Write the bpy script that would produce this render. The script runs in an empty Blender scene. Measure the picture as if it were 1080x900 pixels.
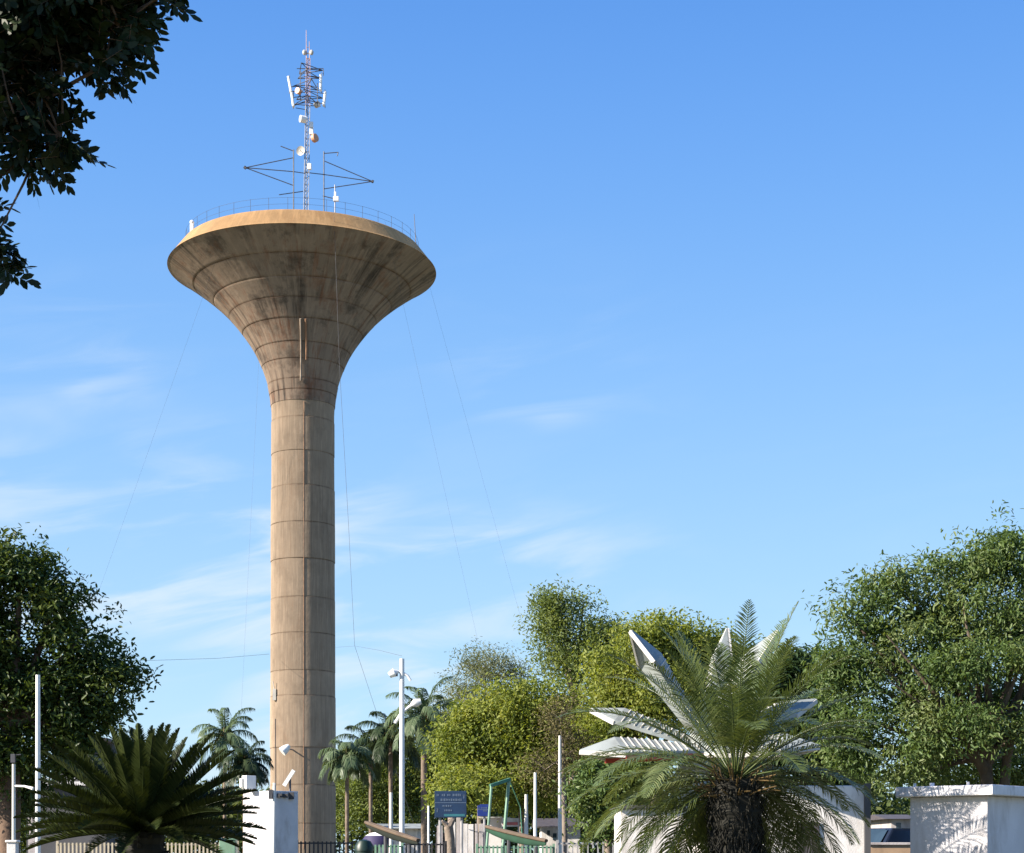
import bpy, math, random
import numpy as np
from mathutils import Vector, Matrix

# ------------------------------------------------------------------ camera / sky / sun / exposure
C = bpy.context.scene.collection
scene = bpy.context.scene
R = math.radians
F = 1800.0            # focal length in pixels of the 1080 px wide photograph
EYE = 1.6
HORIZON = 900.0

cam_d = bpy.data.cameras.new('camera')
cam_d.sensor_width = 36.0
cam_d.lens = 36.0 * F / 1080.0
cam_d.shift_y = (HORIZON - 450.0) / 1080.0
cam_d.clip_end = 6000
cam = bpy.data.objects.new('camera', cam_d); C.objects.link(cam)
cam.location = (0, 0, EYE); cam.rotation_euler = (R(90), 0, 0)
scene.camera = cam

SUN_EL = R(29.0)
SUN_H = Vector((-0.934, -0.358, 0)).normalized()
SUN_DIR = Vector((SUN_H.x * math.cos(SUN_EL), SUN_H.y * math.cos(SUN_EL), math.sin(SUN_EL)))
SUN_ROT = math.atan2(SUN_DIR.x, SUN_DIR.y)

world = bpy.data.worlds.new('World'); scene.world = world
world.use_nodes = True
nt = world.node_tree; nt.nodes.clear()
def wn(t, **kw):
    n = nt.nodes.new(t)
    for k, v in kw.items(): setattr(n, k, v)
    return n
def wl(a, b): nt.links.new(a, b)
sky = wn('ShaderNodeTexSky', sky_type='NISHITA')
sky.sun_disc = False; sky.sun_elevation = SUN_EL; sky.sun_rotation = SUN_ROT
sky.altitude = 200; sky.air_density = 1.0; sky.dust_density = 0.6; sky.ozone_density = 1.5
hsv = wn('ShaderNodeHueSaturation'); hsv.inputs['Saturation'].default_value = 1.3
hsv.inputs['Hue'].default_value = 0.508; hsv.inputs['Value'].default_value = 1.12
wl(sky.outputs[0], hsv.inputs['Color'])
# thin cirrus in the sky itself: noise over the view direction, stretched along the horizon
tc = wn('ShaderNodeTexCoord')
sep = wn('ShaderNodeSeparateXYZ'); wl(tc.outputs['Generated'], sep.inputs[0])
def wmath(op, a, b=None, clamp=False):
    n = wn('ShaderNodeMath', operation=op, use_clamp=clamp)
    for i, v in enumerate((a, b)):
        if v is None: continue
        if isinstance(v, (int, float)): n.inputs[i].default_value = v
        else: wl(v, n.inputs[i])
    return n.outputs[0]
az = wmath('ARCTAN2', sep.outputs['X'], sep.outputs['Y'])
el = wmath('ARCSINE', sep.outputs['Z'])
u = wmath('ADD', az, wmath('MULTIPLY', el, 0.25))
v = wmath('SUBTRACT', el, wmath('MULTIPLY', az, 0.16))
comb = wn('ShaderNodeCombineXYZ'); wl(wmath('MULTIPLY', u, 7.0), comb.inputs[0]); wl(wmath('MULTIPLY', v, 34.0), comb.inputs[1])
nz = wn('ShaderNodeTexNoise'); nz.inputs['Scale'].default_value = 1.0; nz.inputs['Detail'].default_value = 7; nz.inputs['Roughness'].default_value = 0.55
nz.inputs['Distortion'].default_value = 0.6
wl(comb.outputs[0], nz.inputs['Vector'])
comb2 = wn('ShaderNodeCombineXYZ'); wl(wmath('MULTIPLY', az, 5.5), comb2.inputs[0]); wl(wmath('MULTIPLY', el, 11.0), comb2.inputs[1]); comb2.inputs[2].default_value = 4.3
nz2 = wn('ShaderNodeTexNoise'); nz2.inputs['Scale'].default_value = 1.0; nz2.inputs['Detail'].default_value = 3
wl(comb2.outputs[0], nz2.inputs['Vector'])
def wrange(val, a, b, c, d):
    n = wn('ShaderNodeMapRange', interpolation_type='SMOOTHSTEP')
    wl(val, n.inputs[0])
    for i, x in enumerate((a, b, c, d)): n.inputs[i + 1].default_value = x
    return n.outputs[0]
streak = wrange(nz.outputs[0], 0.42, 0.70, 0, 1)
patch = wrange(nz2.outputs[0], 0.36, 0.60, 0.08, 1)
low = wrange(el, 0.36, 0.17, 0, 1)                  # cirrus only low in the sky
side = wrange(az, 0.12, -0.03, 0.05, 1)             # thicker towards the sun side
cl = wmath('MULTIPLY', wmath('MULTIPLY', streak, patch), wmath('MULTIPLY', low, side))
cl = wmath('MULTIPLY', cl, 0.8, True)
# the clear air of that morning: pale at the horizon, deep blue higher up, laid over the sky model by elevation
rampv = wn('ShaderNodeValToRGB')
rampv.color_ramp.interpolation = 'B_SPLINE'
STOPS = [(0.0, (0.52, 0.775, 1.05)), (0.10, (0.47, 0.735, 1.03)), (0.22, (0.34, 0.62, 1.0)), (0.34, (0.21, 0.48, 0.97)), (0.46, (0.122, 0.355, 0.90)), (0.7, (0.07, 0.24, 0.7)), (1.0, (0.05, 0.18, 0.55))]
while len(rampv.color_ramp.elements) < len(STOPS): rampv.color_ramp.elements.new(0.5)
for e_, (p_s, c_s) in zip(rampv.color_ramp.elements, STOPS): e_.position = p_s; e_.color = (*c_s, 1)
wl(el, rampv.inputs[0])
rsc = wn('ShaderNodeVectorMath', operation='SCALE'); wl(rampv.outputs[0], rsc.inputs[0]); rsc.inputs['Scale'].default_value = 4.0
hz_ = wn('ShaderNodeMixRGB'); hz_.inputs[0].default_value = 0.85; wl(hsv.outputs[0], hz_.inputs[1]); wl(rsc.outputs[0], hz_.inputs[2])
mix = wn('ShaderNodeMixRGB'); wl(cl, mix.inputs[0]); wl(hz_.outputs[0], mix.inputs[1]); mix.inputs[2].default_value = (3.3, 3.75, 4.15, 1)
bg = wn('ShaderNodeBackground'); bg.inputs['Strength'].default_value = 0.10
wl(mix.outputs[0], bg.inputs[0])
wo = wn('ShaderNodeOutputWorld'); wl(bg.outputs[0], wo.inputs[0])

sun_d = bpy.data.lights.new('sun', 'SUN'); sun_d.energy = 5.0; sun_d.angle = R(0.5); sun_d.color = (1.0, 0.91, 0.78)
sun = bpy.data.objects.new('sun', sun_d); C.objects.link(sun)
sun.rotation_euler = (-SUN_DIR).to_track_quat('-Z', 'Y').to_euler()
sun.location = (-60, -20, 60)

vs = scene.view_settings
vs.view_transform = 'Standard'; vs.look = 'None'; vs.exposure = 1.3; vs.gamma = 1.0; vs.use_curve_mapping = False
scene.cycles.max_bounces = 6; scene.cycles.transparent_max_bounces = 6
scene.cycles.use_denoising = True

# ------------------------------------------------------------------ helpers
rnd = random.Random(11)
rng = np.random.default_rng(7)

def W(px, py, D):
    return Vector(((px - 540.0) / F * D, D, EYE + (HORIZON - py) / F * D))

def tag(o, label=None, cat=None, group=None, kind=None):
    if label: o['label'] = label
    if cat: o['category'] = cat
    if group: o['group'] = group
    if kind: o['kind'] = kind
    return o

def empty(name, loc, label, cat, group=None):
    o = bpy.data.objects.new(name, None); C.objects.link(o)
    o.location = loc; o.empty_display_size = 0.2
    return tag(o, label, cat, group)

class MB:
    """collects verts and faces; build() links them as one mesh object"""
    def __init__(s): s.v = []; s.f = []
    def add(s, vs_, fs_):
        k = len(s.v); s.v.extend([tuple(p) for p in vs_]); s.f.extend([tuple(i + k for i in f) for f in fs_]); return s
    def box(s, c, d, rz=0.0, M=None):
        x, y, z = d[0] / 2, d[1] / 2, d[2] / 2
        pts = [Vector(p) for p in ((-x,-y,-z),(x,-y,-z),(x,y,-z),(-x,y,-z),(-x,-y,z),(x,-y,z),(x,y,z),(-x,y,z))]
        m = M if M is not None else Matrix.Rotation(rz, 3, 'Z')
        c = Vector(c)
        return s.add([m @ p + c for p in pts], [(0,3,2,1),(4,5,6,7),(0,1,5,4),(1,2,6,5),(2,3,7,6),(3,0,4,7)])
    def bar(s, a, b, w, h=None):
        """square bar from a to b"""
        a = Vector(a); b = Vector(b); d = b - a; L = d.length
        q = d.to_track_quat('Z', 'Y').to_matrix()
        return s.box((a + b) / 2, (w, h or w, L), M=q)
    def tube(s, pts, rad, n=8, cap=True):
        pts = [Vector(p) for p in pts]
        if not hasattr(rad, '__len__'): rad = [rad] * len(pts)
        k0 = len(s.v); up = Vector((0.13, 0.31, 0.94))
        for i, p in enumerate(pts):
            t = (pts[min(i + 1, len(pts) - 1)] - pts[max(i - 1, 0)]).normalized()
            a = t.cross(up)
            if a.length < 1e-3: a = t.cross(Vector((1, 0, 0)))
            a.normalize(); b = t.cross(a)
            for j in range(n):
                an = 2 * math.pi * j / n
                s.v.append(tuple(p + (a * math.cos(an) + b * math.sin(an)) * rad[i]))
        for i in range(len(pts) - 1):
            for j in range(n):
                j2 = (j + 1) % n
                s.f.append((k0 + i*n + j, k0 + (i+1)*n + j, k0 + (i+1)*n + j2, k0 + i*n + j2))
        if cap:
            s.f.append(tuple(k0 + j for j in range(n)))
            s.f.append(tuple(k0 + (len(pts)-1)*n + j for j in reversed(range(n))))
        return s
    def lathe(s, prof, c, n=64, cap_top=True, cap_bot=False):
        """prof: (r, z) from the bottom up, turned about the vertical through c"""
        k0 = len(s.v); cx, cy = c[0], c[1]; z0 = c[2] if len(c) > 2 else 0
        for r, z in prof:
            for j in range(n):
                a = 2 * math.pi * j / n
                s.v.append((cx + r * math.cos(a), cy + r * math.sin(a), z0 + z))
        for i in range(len(prof) - 1):
            for j in range(n):
                j2 = (j + 1) % n
                s.f.append((k0 + i*n + j, k0 + i*n + j2, k0 + (i+1)*n + j2, k0 + (i+1)*n + j))
        if cap_top: s.f.append(tuple(k0 + (len(prof)-1)*n + j for j in range(n)))
        if cap_bot: s.f.append(tuple(k0 + j for j in reversed(range(n))))
        return s
    def sphere(s, c, r, n=12, m=8, sq=(1, 1, 1)):
        prof = [(max(1e-4, math.cos(-math.pi/2 + math.pi*i/m)) * r, math.sin(-math.pi/2 + math.pi*i/m) * r) for i in range(m + 1)]
        k = len(s.v); s.lathe(prof, (0, 0, 0), n, False)
        for i in range(k, len(s.v)):
            p = s.v[i]; s.v[i] = (p[0]*sq[0] + c[0], p[1]*sq[1] + c[1], p[2]*sq[2] + c[2])
        return s
    def disc(s, c, nrm, r, depth, n=20):
        nrm = Vector(nrm).normalized(); c = Vector(c)
        return s.tube([c, c + nrm * depth], r, n)
    def build(s, name, m, parent=None, smooth=False, bevel=0):
        off = parent_origin(parent)
        V = np.array(s.v, dtype=np.float64) - off
        me = bpy.data.meshes.new(name)
        me.from_pydata([tuple(p) for p in V], [], s.f); me.update()
        me.materials.append(m)
        if smooth:
            me.polygons.foreach_set('use_smooth', [True] * len(me.polygons))
        o = bpy.data.objects.new(name, me); C.objects.link(o)
        if parent: o.parent = parent
        if smooth:
            try:
                me.set_sharp_from_angle(angle=R(40))
            except Exception: pass
        if bevel:
            b = o.modifiers.new('bevel', 'BEVEL'); b.width = bevel; b.segments = 2; b.limit_method = 'ANGLE'
        return o

def parent_origin(p):
    v_ = Vector((0, 0, 0))
    while p is not None:
        v_ += p.location; p = p.parent
    return np.array(v_)

def np_mesh(name, V, quads, m, parent=None):
    """V (n,3), quads (k,4) index array; quick build for leaves"""
    V = np.asarray(V, dtype=np.float32) - parent_origin(parent).astype(np.float32)
    me = bpy.data.meshes.new(name)
    me.vertices.add(len(V)); me.vertices.foreach_set('co', V.ravel())
    q = np.asarray(quads, dtype=np.int32)
    me.loops.add(q.size); me.loops.foreach_set('vertex_index', q.ravel())
    me.polygons.add(len(q)); me.polygons.foreach_set('loop_start', np.arange(0, q.size, 4, dtype=np.int32))
    try: me.polygons.foreach_set('loop_total', np.full(len(q), 4, dtype=np.int32))
    except Exception: pass
    me.update(calc_edges=True); me.validate()
    me.materials.append(m)
    o = bpy.data.objects.new(name, me); C.objects.link(o)
    if parent: o.parent = parent
    return o

# ------------------------------------------------------------------ materials
def new_mat(name):
    m = bpy.data.materials.new(name); m.use_nodes = True
    return m, m.node_tree, m.node_tree.nodes['Principled BSDF']

def mat(name, col, rough=0.6, metal=0.0, var=0.12, scale=3.0, bump=0.0, bscale=40.0, dirt=None, dirt_amt=0.4, spec=0.5):
    """base colour broken up by two noises, optional dirt colour and bump"""
    m, t, b = new_mat(name); N = t.nodes; L = t.links
    tc_ = N.new('ShaderNodeTexCoord')
    n1 = N.new('ShaderNodeTexNoise'); n1.inputs['Scale'].default_value = scale; n1.inputs['Detail'].default_value = 6
    L.new(tc_.outputs['Object'], n1.inputs['Vector'])
    r = N.new('ShaderNodeValToRGB')
    r.color_ramp.elements[0].position = 0.3; r.color_ramp.elements[1].position = 0.7
    r.color_ramp.elements[0].color = (*[c * (1 - var) for c in col], 1); r.color_ramp.elements[1].color = (*[min(1, c * (1 + var)) for c in col], 1)
    L.new(n1.outputs[0], r.inputs[0]); out = r.outputs[0]
    if dirt:
        n2 = N.new('ShaderNodeTexNoise'); n2.inputs['Scale'].default_value = scale * 0.6; n2.inputs['Detail'].default_value = 8; n2.inputs['Roughness'].default_value = 0.7
        mp = N.new('ShaderNodeMapping'); mp.inputs['Scale'].default_value = (1.6, 1.6, 0.45); mp.inputs['Location'].default_value = (3, 7, 1)
        L.new(tc_.outputs['Object'], mp.inputs[0]); L.new(mp.outputs[0], n2.inputs['Vector'])
        mr = N.new('ShaderNodeMapRange'); mr.inputs[1].default_value = 0.5; mr.inputs[2].default_value = 0.72; mr.inputs[4].default_value = dirt_amt
        L.new(n2.outputs[0], mr.inputs[0])
        mx = N.new('ShaderNodeMixRGB'); mx.inputs[2].default_value = (*dirt, 1); L.new(mr.outputs[0], mx.inputs[0]); L.new(out, mx.inputs[1]); out = mx.outputs[0]
    L.new(out, b.inputs['Base Color'])
    b.inputs['Roughness'].default_value = rough; b.inputs['Metallic'].default_value = metal
    b.inputs['Specular IOR Level'].default_value = spec
    if bump:
        n3 = N.new('ShaderNodeTexNoise'); n3.inputs['Scale'].default_value = bscale; n3.inputs['Detail'].default_value = 5
        L.new(tc_.outputs['Object'], n3.inputs['Vector'])
        bp = N.new('ShaderNodeBump'); bp.inputs['Strength'].default_value = bump; bp.inputs['Distance'].default_value = 0.02
        L.new(n3.outputs[0], bp.inputs['Height']); L.new(bp.outputs[0], b.inputs['Normal'])
    return m

def leaf_mat(name, cols, rough=0.45, trans=0.3, clump=0.75, spec=0.2):
    """leaf colours picked per leaf (cols: dark .. light), with slow drift from spray to spray, some light passing through"""
    m, t, b = new_mat(name); N = t.nodes; L = t.links
    ge = N.new('ShaderNodeNewGeometry'); tc_ = N.new('ShaderNodeTexCoord')
    nz_ = N.new('ShaderNodeTexNoise'); nz_.inputs['Scale'].default_value = clump; nz_.inputs['Detail'].default_value = 3
    L.new(tc_.outputs['Object'], nz_.inputs['Vector'])
    a1 = N.new('ShaderNodeMath'); a1.operation = 'MULTIPLY'; a1.inputs[1].default_value = 0.45; L.new(ge.outputs['Random Per Island'], a1.inputs[0])
    a2 = N.new('ShaderNodeMapRange'); a2.inputs[1].default_value = 0.33; a2.inputs[2].default_value = 0.67; a2.inputs[4].default_value = 0.55; L.new(nz_.outputs[0], a2.inputs[0])
    a3 = N.new('ShaderNodeMath'); a3.operation = 'ADD'; L.new(a1.outputs[0], a3.inputs[0]); L.new(a2.outputs[0], a3.inputs[1])
    r = N.new('ShaderNodeValToRGB'); e = r.color_ramp.elements
    while len(e) < len(cols): e.new(0.5)
    for i, c in enumerate(cols):
        e[i].position = i / (len(cols) - 1); e[i].color = (*c, 1)
    L.new(a3.outputs[0], r.inputs[0]); L.new(r.outputs[0], b.inputs['Base Color'])
    b.inputs['Roughness'].default_value = rough; b.inputs['Specular IOR Level'].default_value = spec
    tr = N.new('ShaderNodeBsdfTranslucent')
    g = N.new('ShaderNodeMixRGB'); g.blend_type = 'MULTIPLY'; g.inputs[0].default_value = 1; g.inputs[2].default_value = (1.3, 1.25, 0.5, 1)
    L.new(r.outputs[0], g.inputs[1]); L.new(g.outputs[0], tr.inputs[0])
    ms = N.new('ShaderNodeMixShader'); ms.inputs[0].default_value = trans
    L.new(b.outputs[0], ms.inputs[1]); L.new(tr.outputs[0], ms.inputs[2])
    L.new(ms.outputs[0], N['Material Output'].inputs[0])
    return m

def concrete_tower(name, base, rust, soot, rust_amt, soot_amt):
    """weathered cast concrete: pour-to-pour drift, vertical run stains, rust at the joints, blotches"""
    m, t, b = new_mat(name); N = t.nodes; L = t.links
    tc_ = N.new('ShaderNodeTexCoord')
    def noise(sc, mul, det=6, rough=0.6, loc=(0, 0, 0)):
        mp = N.new('ShaderNodeMapping'); mp.inputs['Scale'].default_value = mul; mp.inputs['Location'].default_value = loc
        L.new(tc_.outputs['Object'], mp.inputs[0])
        n = N.new('ShaderNodeTexNoise'); n.inputs['Scale'].default_value = sc; n.inputs['Detail'].default_value = det; n.inputs['Roughness'].default_value = rough
        L.new(mp.outputs[0], n.inputs['Vector']); return n.outputs[0]
    def rng_(v_, a, b_, c=0.0, d=1.0):
        n = N.new('ShaderNodeMapRange'); L.new(v_, n.inputs[0])
        for i, x in enumerate((a, b_, c, d)): n.inputs[i + 1].default_value = x
        return n.outputs[0]
    def mul(a, b_):
        n = N.new('ShaderNodeMath'); n.operation = 'MULTIPLY'; L.new(a, n.inputs[0])
        if isinstance(b_, float): n.inputs[1].default_value = b_
        else: L.new(b_, n.inputs[1])
        return n.outputs[0]
    def mixc(f, a, col, mode='MIX'):
        n = N.new('ShaderNodeMixRGB'); n.blend_type = mode; L.new(f, n.inputs[0]); L.new(a, n.inputs[1]); n.inputs[2].default_value = (*col, 1); return n.outputs[0]
    r = N.new('ShaderNodeValToRGB')
    r.color_ramp.elements[0].position = 0.25; r.color_ramp.elements[1].position = 0.75
    r.color_ramp.elements[0].color = (*[c * 0.8 for c in base], 1); r.color_ramp.elements[1].color = (*[c * 1.18 for c in base], 1)
    L.new(noise(0.9, (1, 1, 0.8), 9, 0.7), r.inputs[0]); col = r.outputs[0]
    at = N.new('ShaderNodeAttribute'); at.attribute_name = 'pour'
    col = mixc(mul(at.outputs['Fac'], 0.36), col, tuple(c * 0.62 for c in base))
    # run stains: noise over the bearing round the axis, drawn out down the height
    sp_ = N.new('ShaderNodeSeparateXYZ'); L.new(tc_.outputs['Object'], sp_.inputs[0])
    an_ = N.new('ShaderNodeMath'); an_.operation = 'ARCTAN2'; L.new(sp_.outputs[1], an_.inputs[0]); L.new(sp_.outputs[0], an_.inputs[1])
    cv_ = N.new('ShaderNodeCombineXYZ'); L.new(an_.outputs[0], cv_.inputs[0]); L.new(sp_.outputs[2], cv_.inputs[1])
    def polar(ka, kz, off, det, lo, hi):
        mp = N.new('ShaderNodeMapping'); mp.inputs['Scale'].default_value = (ka, kz, 1); mp.inputs['Location'].default_value = (off, off*0.7, off)
        L.new(cv_.outputs[0], mp.inputs[0]); n = N.new('ShaderNodeTexNoise'); n.inputs['Scale'].default_value = 1; n.inputs['Detail'].default_value = det; n.inputs['Roughness'].default_value = 0.68
        L.new(mp.outputs[0], n.inputs['Vector']); return rng_(n.outputs[0], lo, hi)
    run = polar(9.0, 0.16, 3.1, 6, 0.47, 0.62)
    col = mixc(mul(polar(26.0, 0.5, 8.2, 4, 0.5, 0.68), 0.75), col, tuple(min(1, c * 1.28) for c in base))
    col = mixc(mul(polar(14.0, 0.35, 5.7, 6, 0.55, 0.68), rust_amt), col, rust)
    blot = rng_(noise(0.2, (1, 1, 1), 6, 0.65, (9, 4, 2)), 0.4, 0.56)
    col = mixc(mul(mul(run, blot), soot_amt), col, soot)
    blot2 = rng_(noise(0.5, (1, 1, 0.9), 7, 0.7, (1, 8, 3)), 0.52, 0.66)
    col = mixc(mul(blot2, soot_amt * 0.75), col, soot)
    blot3 = rng_(noise(0.6, (1, 1, 0.5), 7, 0.7, (17, 3, 5)), 0.54, 0.7)
    col = mixc(mul(blot3, rust_amt), col, rust)
    jt = N.new('ShaderNodeAttribute'); jt.attribute_name = 'joint'
    jn = rng_(noise(1.1, (1, 1, 1), 4, 0.6, (2, 2, 9)), 0.36, 0.62, 0.15, 0.9)
    col = mixc(mul(jt.outputs['Fac'], jn), col, tuple(c * 0.36 for c in rust))
    L.new(col, b.inputs['Base Color']); b.inputs['Roughness'].default_value = 0.88; b.inputs['Diffuse Roughness'].default_value = 1.0; b.inputs['Specular IOR Level'].default_value = 0.2
    bp = N.new('ShaderNodeBump'); bp.inputs['Strength'].default_value = 0.5; bp.inputs['Distance'].default_value = 0.05
    L.new(noise(2.2, (1, 1, 1), 8, 0.65), bp.inputs['Height']); L.new(bp.outputs[0], b.inputs['Normal'])
    return m

M_CONC = concrete_tower('weathered concrete', (0.40, 0.302, 0.214), (0.27, 0.15, 0.08), (0.17, 0.125, 0.085), 0.25, 0.4)
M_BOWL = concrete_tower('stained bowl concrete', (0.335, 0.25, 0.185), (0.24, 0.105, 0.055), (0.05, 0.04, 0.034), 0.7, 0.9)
M_RIM = concrete_tower('rim concrete', (0.47, 0.285, 0.135), (0.33, 0.17, 0.07), (0.25, 0.17, 0.1), 0.4, 0.25)
M_STEEL = mat('galvanised steel', (0.20, 0.20, 0.21), 0.5, 0.4, 0.2, 6)
M_DARKSTEEL = mat('dark weathered steel', (0.075, 0.075, 0.085), 0.6, 0.3, 0.3, 6)
M_REDW = mat('faded pink mast paint', (0.42, 0.27, 0.25), 0.55, 0, 0.25, 2)
M_WHITE = mat('white paint', (0.78, 0.77, 0.74), 0.5, 0, 0.06, 3, dirt=(0.42, 0.38, 0.32), dirt_amt=0.35)
M_PANEL = mat('antenna plastic', (0.8, 0.8, 0.78), 0.4, 0, 0.05, 3)
M_DISH = mat('dish grey', (0.5, 0.47, 0.42), 0.5, 0, 0.1, 3)
M_DISHO = mat('dish orange cover', (0.6, 0.3, 0.16), 0.5, 0, 0.15, 3)
M_CONPIPE = mat('dusty pipe', (0.30, 0.24, 0.19), 0.8, 0, 0.35, 2, dirt=(0.12, 0.07, 0.04), dirt_amt=0.7)
M_RUST = mat('rusty pipe', (0.3, 0.16, 0.09), 0.8, 0, 0.4, 4)
M_WALL = mat('white rendered wall', (0.66, 0.63, 0.61), 0.85, 0, 0.10, 2.0, 0.3, 30, dirt=(0.30, 0.25, 0.21), dirt_amt=0.75)
M_WALL2 = mat('limewashed booth wall', (0.60, 0.58, 0.60), 0.85, 0, 0.10, 1.6, 0.3, 30, dirt=(0.27, 0.23, 0.20), dirt_amt=0.75)
M_SLAB = mat('painted slab edge', (0.66, 0.64, 0.66), 0.7, 0, 0.12, 5, 0.3, 30, dirt=(0.24, 0.21, 0.19), dirt_amt=0.6)
M_GREYWALL = mat('house wall darkened for shade', (0.065, 0.065, 0.07), 0.85, 0, 0.15, 1.2, dirt=(0.09, 0.08, 0.08), dirt_amt=0.6)  # base grey darkened to stand for tree shade over the house
M_ROOFW = mat('pale roof sheet', (0.27, 0.295, 0.285), 0.6, 0, 0.16, 1.2, dirt=(0.12, 0.12, 0.105), dirt_amt=0.75)
M_GABLE = mat('white gable board', (0.5, 0.48, 0.45), 0.6, 0, 0.1, 3, dirt=(0.4, 0.36, 0.3), dirt_amt=0.3)
M_REDTRIM = mat('red fascia', (0.42, 0.06, 0.04), 0.5, 0, 0.2, 4)
M_DARKROOF = mat('dark tiled roof', (0.07, 0.06, 0.065), 0.7, 0, 0.3, 6)
M_GREEN = mat('green painted metal', (0.06, 0.20, 0.13), 0.5, 0, 0.15, 5, dirt=(0.12, 0.10, 0.06), dirt_amt=0.5)
M_PALEGREEN = mat('pale green painted metal', (0.17, 0.30, 0.21), 0.55, 0, 0.12, 5, dirt=(0.2, 0.18, 0.1), dirt_amt=0.4)
M_DKGREEN = mat('dark green plastic', (0.008, 0.025, 0.018), 0.45, 0, 0.2, 5)
M_CREAM = mat('cream fence paint', (0.46, 0.40, 0.30), 0.6, 0, 0.12, 5, dirt=(0.25, 0.18, 0.1), dirt_amt=0.5)
M_IRON = mat('black iron', (0.05, 0.045, 0.045), 0.55, 0.2, 0.3, 5)
M_GREYIRON = mat('grey painted iron', (0.34, 0.33, 0.33), 0.55, 0.1, 0.2, 5)
M_TAN = mat('weathered hull wood', (0.105, 0.07, 0.045), 0.75, 0, 0.3, 2.5, 0.4, 20, dirt=(0.1, 0.09, 0.05), dirt_amt=0.5)
M_HULLG = mat('green hull', (0.012, 0.05, 0.028), 0.85, 0, 0.3, 2.5)
M_HULL = mat('dark green hull', (0.008, 0.013, 0.008), 0.85, 0, 0.3, 2.5)
M_SIGN = mat('dark blue sign sheet', (0.014, 0.035, 0.085), 0.4, 0, 0.12, 3)
M_SIGN2 = mat('bright blue sign sheet', (0.015, 0.035, 0.19), 0.4, 0, 0.12, 3)
M_MARK = mat('sign marking', (0.10, 0.14, 0.21), 0.5, 0, 0.1, 3)
M_TEAL = mat('teal sign strip', (0.03, 0.14, 0.17), 0.5, 0, 0.1, 3)
M_PURPLE = mat('purple canvas', (0.03, 0.022, 0.075), 0.7, 0, 0.2, 3)
M_CONPOST = mat('pale concrete post', (0.62, 0.6, 0.55), 0.75, 0, 0.1, 2, dirt=(0.35, 0.3, 0.24), dirt_amt=0.4)
M_PANELWALL = mat('grey concrete panel', (0.42, 0.38, 0.37), 0.85, 0, 0.15, 2, 0.3, 20, dirt=(0.16, 0.13, 0.12), dirt_amt=0.6)
M_BARK = mat('brown bark', (0.12, 0.075, 0.05), 0.9, 0, 0.4, 3, 0.8, 14, dirt=(0.22, 0.15, 0.1), dirt_amt=0.5)
M_BARKD = mat('dark bark', (0.085, 0.062, 0.045), 0.9, 0, 0.35, 3, 0.8, 14, dirt=(0.16, 0.12, 0.085), dirt_amt=0.5)
M_BARKG = mat('grey bark', (0.2, 0.16, 0.125), 0.9, 0, 0.35, 3, 0.8, 14, dirt=(0.1, 0.07, 0.05), dirt_amt=0.5)
M_PALMBARK = mat('palm trunk bark', (0.16, 0.12, 0.09), 0.9, 0, 0.35, 5, 0.8, 10, dirt=(0.26, 0.2, 0.15), dirt_amt=0.4)
M_SKIRT = mat('old frond bases', (0.014, 0.013, 0.009), 0.9, 0, 0.4, 8)  # near black: the palm crown's shade over the trunk is in the colour
M_PETIOLE = mat('orange frond stalks', (0.16, 0.105, 0.04), 0.6, 0, 0.3, 8)
M_PAINT = mat('dark blue car paint', (0.02, 0.03, 0.06), 0.25, 0.2, 0.1, 3)
M_GLASS = mat('dark window glass', (0.03, 0.05, 0.07), 0.08, 0, 0.2, 3)
M_TYRE = mat('tyre rubber', (0.02, 0.02, 0.02), 0.9, 0, 0.2, 5)
M_BROWNWALL = mat('brown low wall', (0.36, 0.24, 0.15), 0.85, 0, 0.15, 3, dirt=(0.15, 0.1, 0.07), dirt_amt=0.5)
M_SOLAR = mat('lamp face', (0.82, 0.8, 0.76), 0.4, 0, 0.05, 4)

L_LEFT = leaf_mat('dark tree leaves', [(0.022, 0.042, 0.013), (0.05, 0.08, 0.02), (0.12, 0.145, 0.035)], 0.4, 0.32)
L_RIGHT = leaf_mat('mango leaves', [(0.06, 0.105, 0.034), (0.115, 0.17, 0.055), (0.2, 0.235, 0.1)], 0.38, 0.38)
L_YEL = leaf_mat('yellow green leaves', [(0.1, 0.14, 0.03), (0.2, 0.24, 0.05), (0.32, 0.33, 0.09)], 0.5, 0.45)
L_MID = leaf_mat('olive leaves', [(0.085, 0.125, 0.04), (0.155, 0.2, 0.06), (0.25, 0.28, 0.095)], 0.5, 0.45)
L_PALE = leaf_mat('feathery pale leaves', [(0.12, 0.145, 0.08), (0.18, 0.2, 0.115), (0.25, 0.26, 0.16)], 0.55, 0.4)
L_DARK = leaf_mat('deep shade leaves', [(0.0130, 0.0286, 0.0130), (0.0286, 0.0546, 0.0182), (0.0520, 0.0845, 0.0260)], 0.5, 0.25)  # dark tree greens; for the mass at the back, shade put into colour
L_BROWN = leaf_mat('dry brown twigs and leaves', [(0.06, 0.055, 0.025), (0.11, 0.095, 0.045), (0.18, 0.16, 0.07)], 0.7, 0.2)
L_NEAR = leaf_mat('overhanging leaves', [(0.008, 0.014, 0.006), (0.014, 0.024, 0.009), (0.024, 0.038, 0.012)], 0.45, 0.10, 1.2)  # near-black greens, the canopy's own shade put into the leaf colour
L_FAR = leaf_mat('far wood leaves', [(0.03, 0.055, 0.02), (0.08, 0.11, 0.035), (0.16, 0.18, 0.06)], 0.55, 0.38, 0.12)
L_DATE = leaf_mat('date palm leaflets', [(0.055, 0.08, 0.026), (0.1, 0.135, 0.045), (0.185, 0.205, 0.085)], 0.3, 0.25, 1.2, 0.55)
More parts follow.
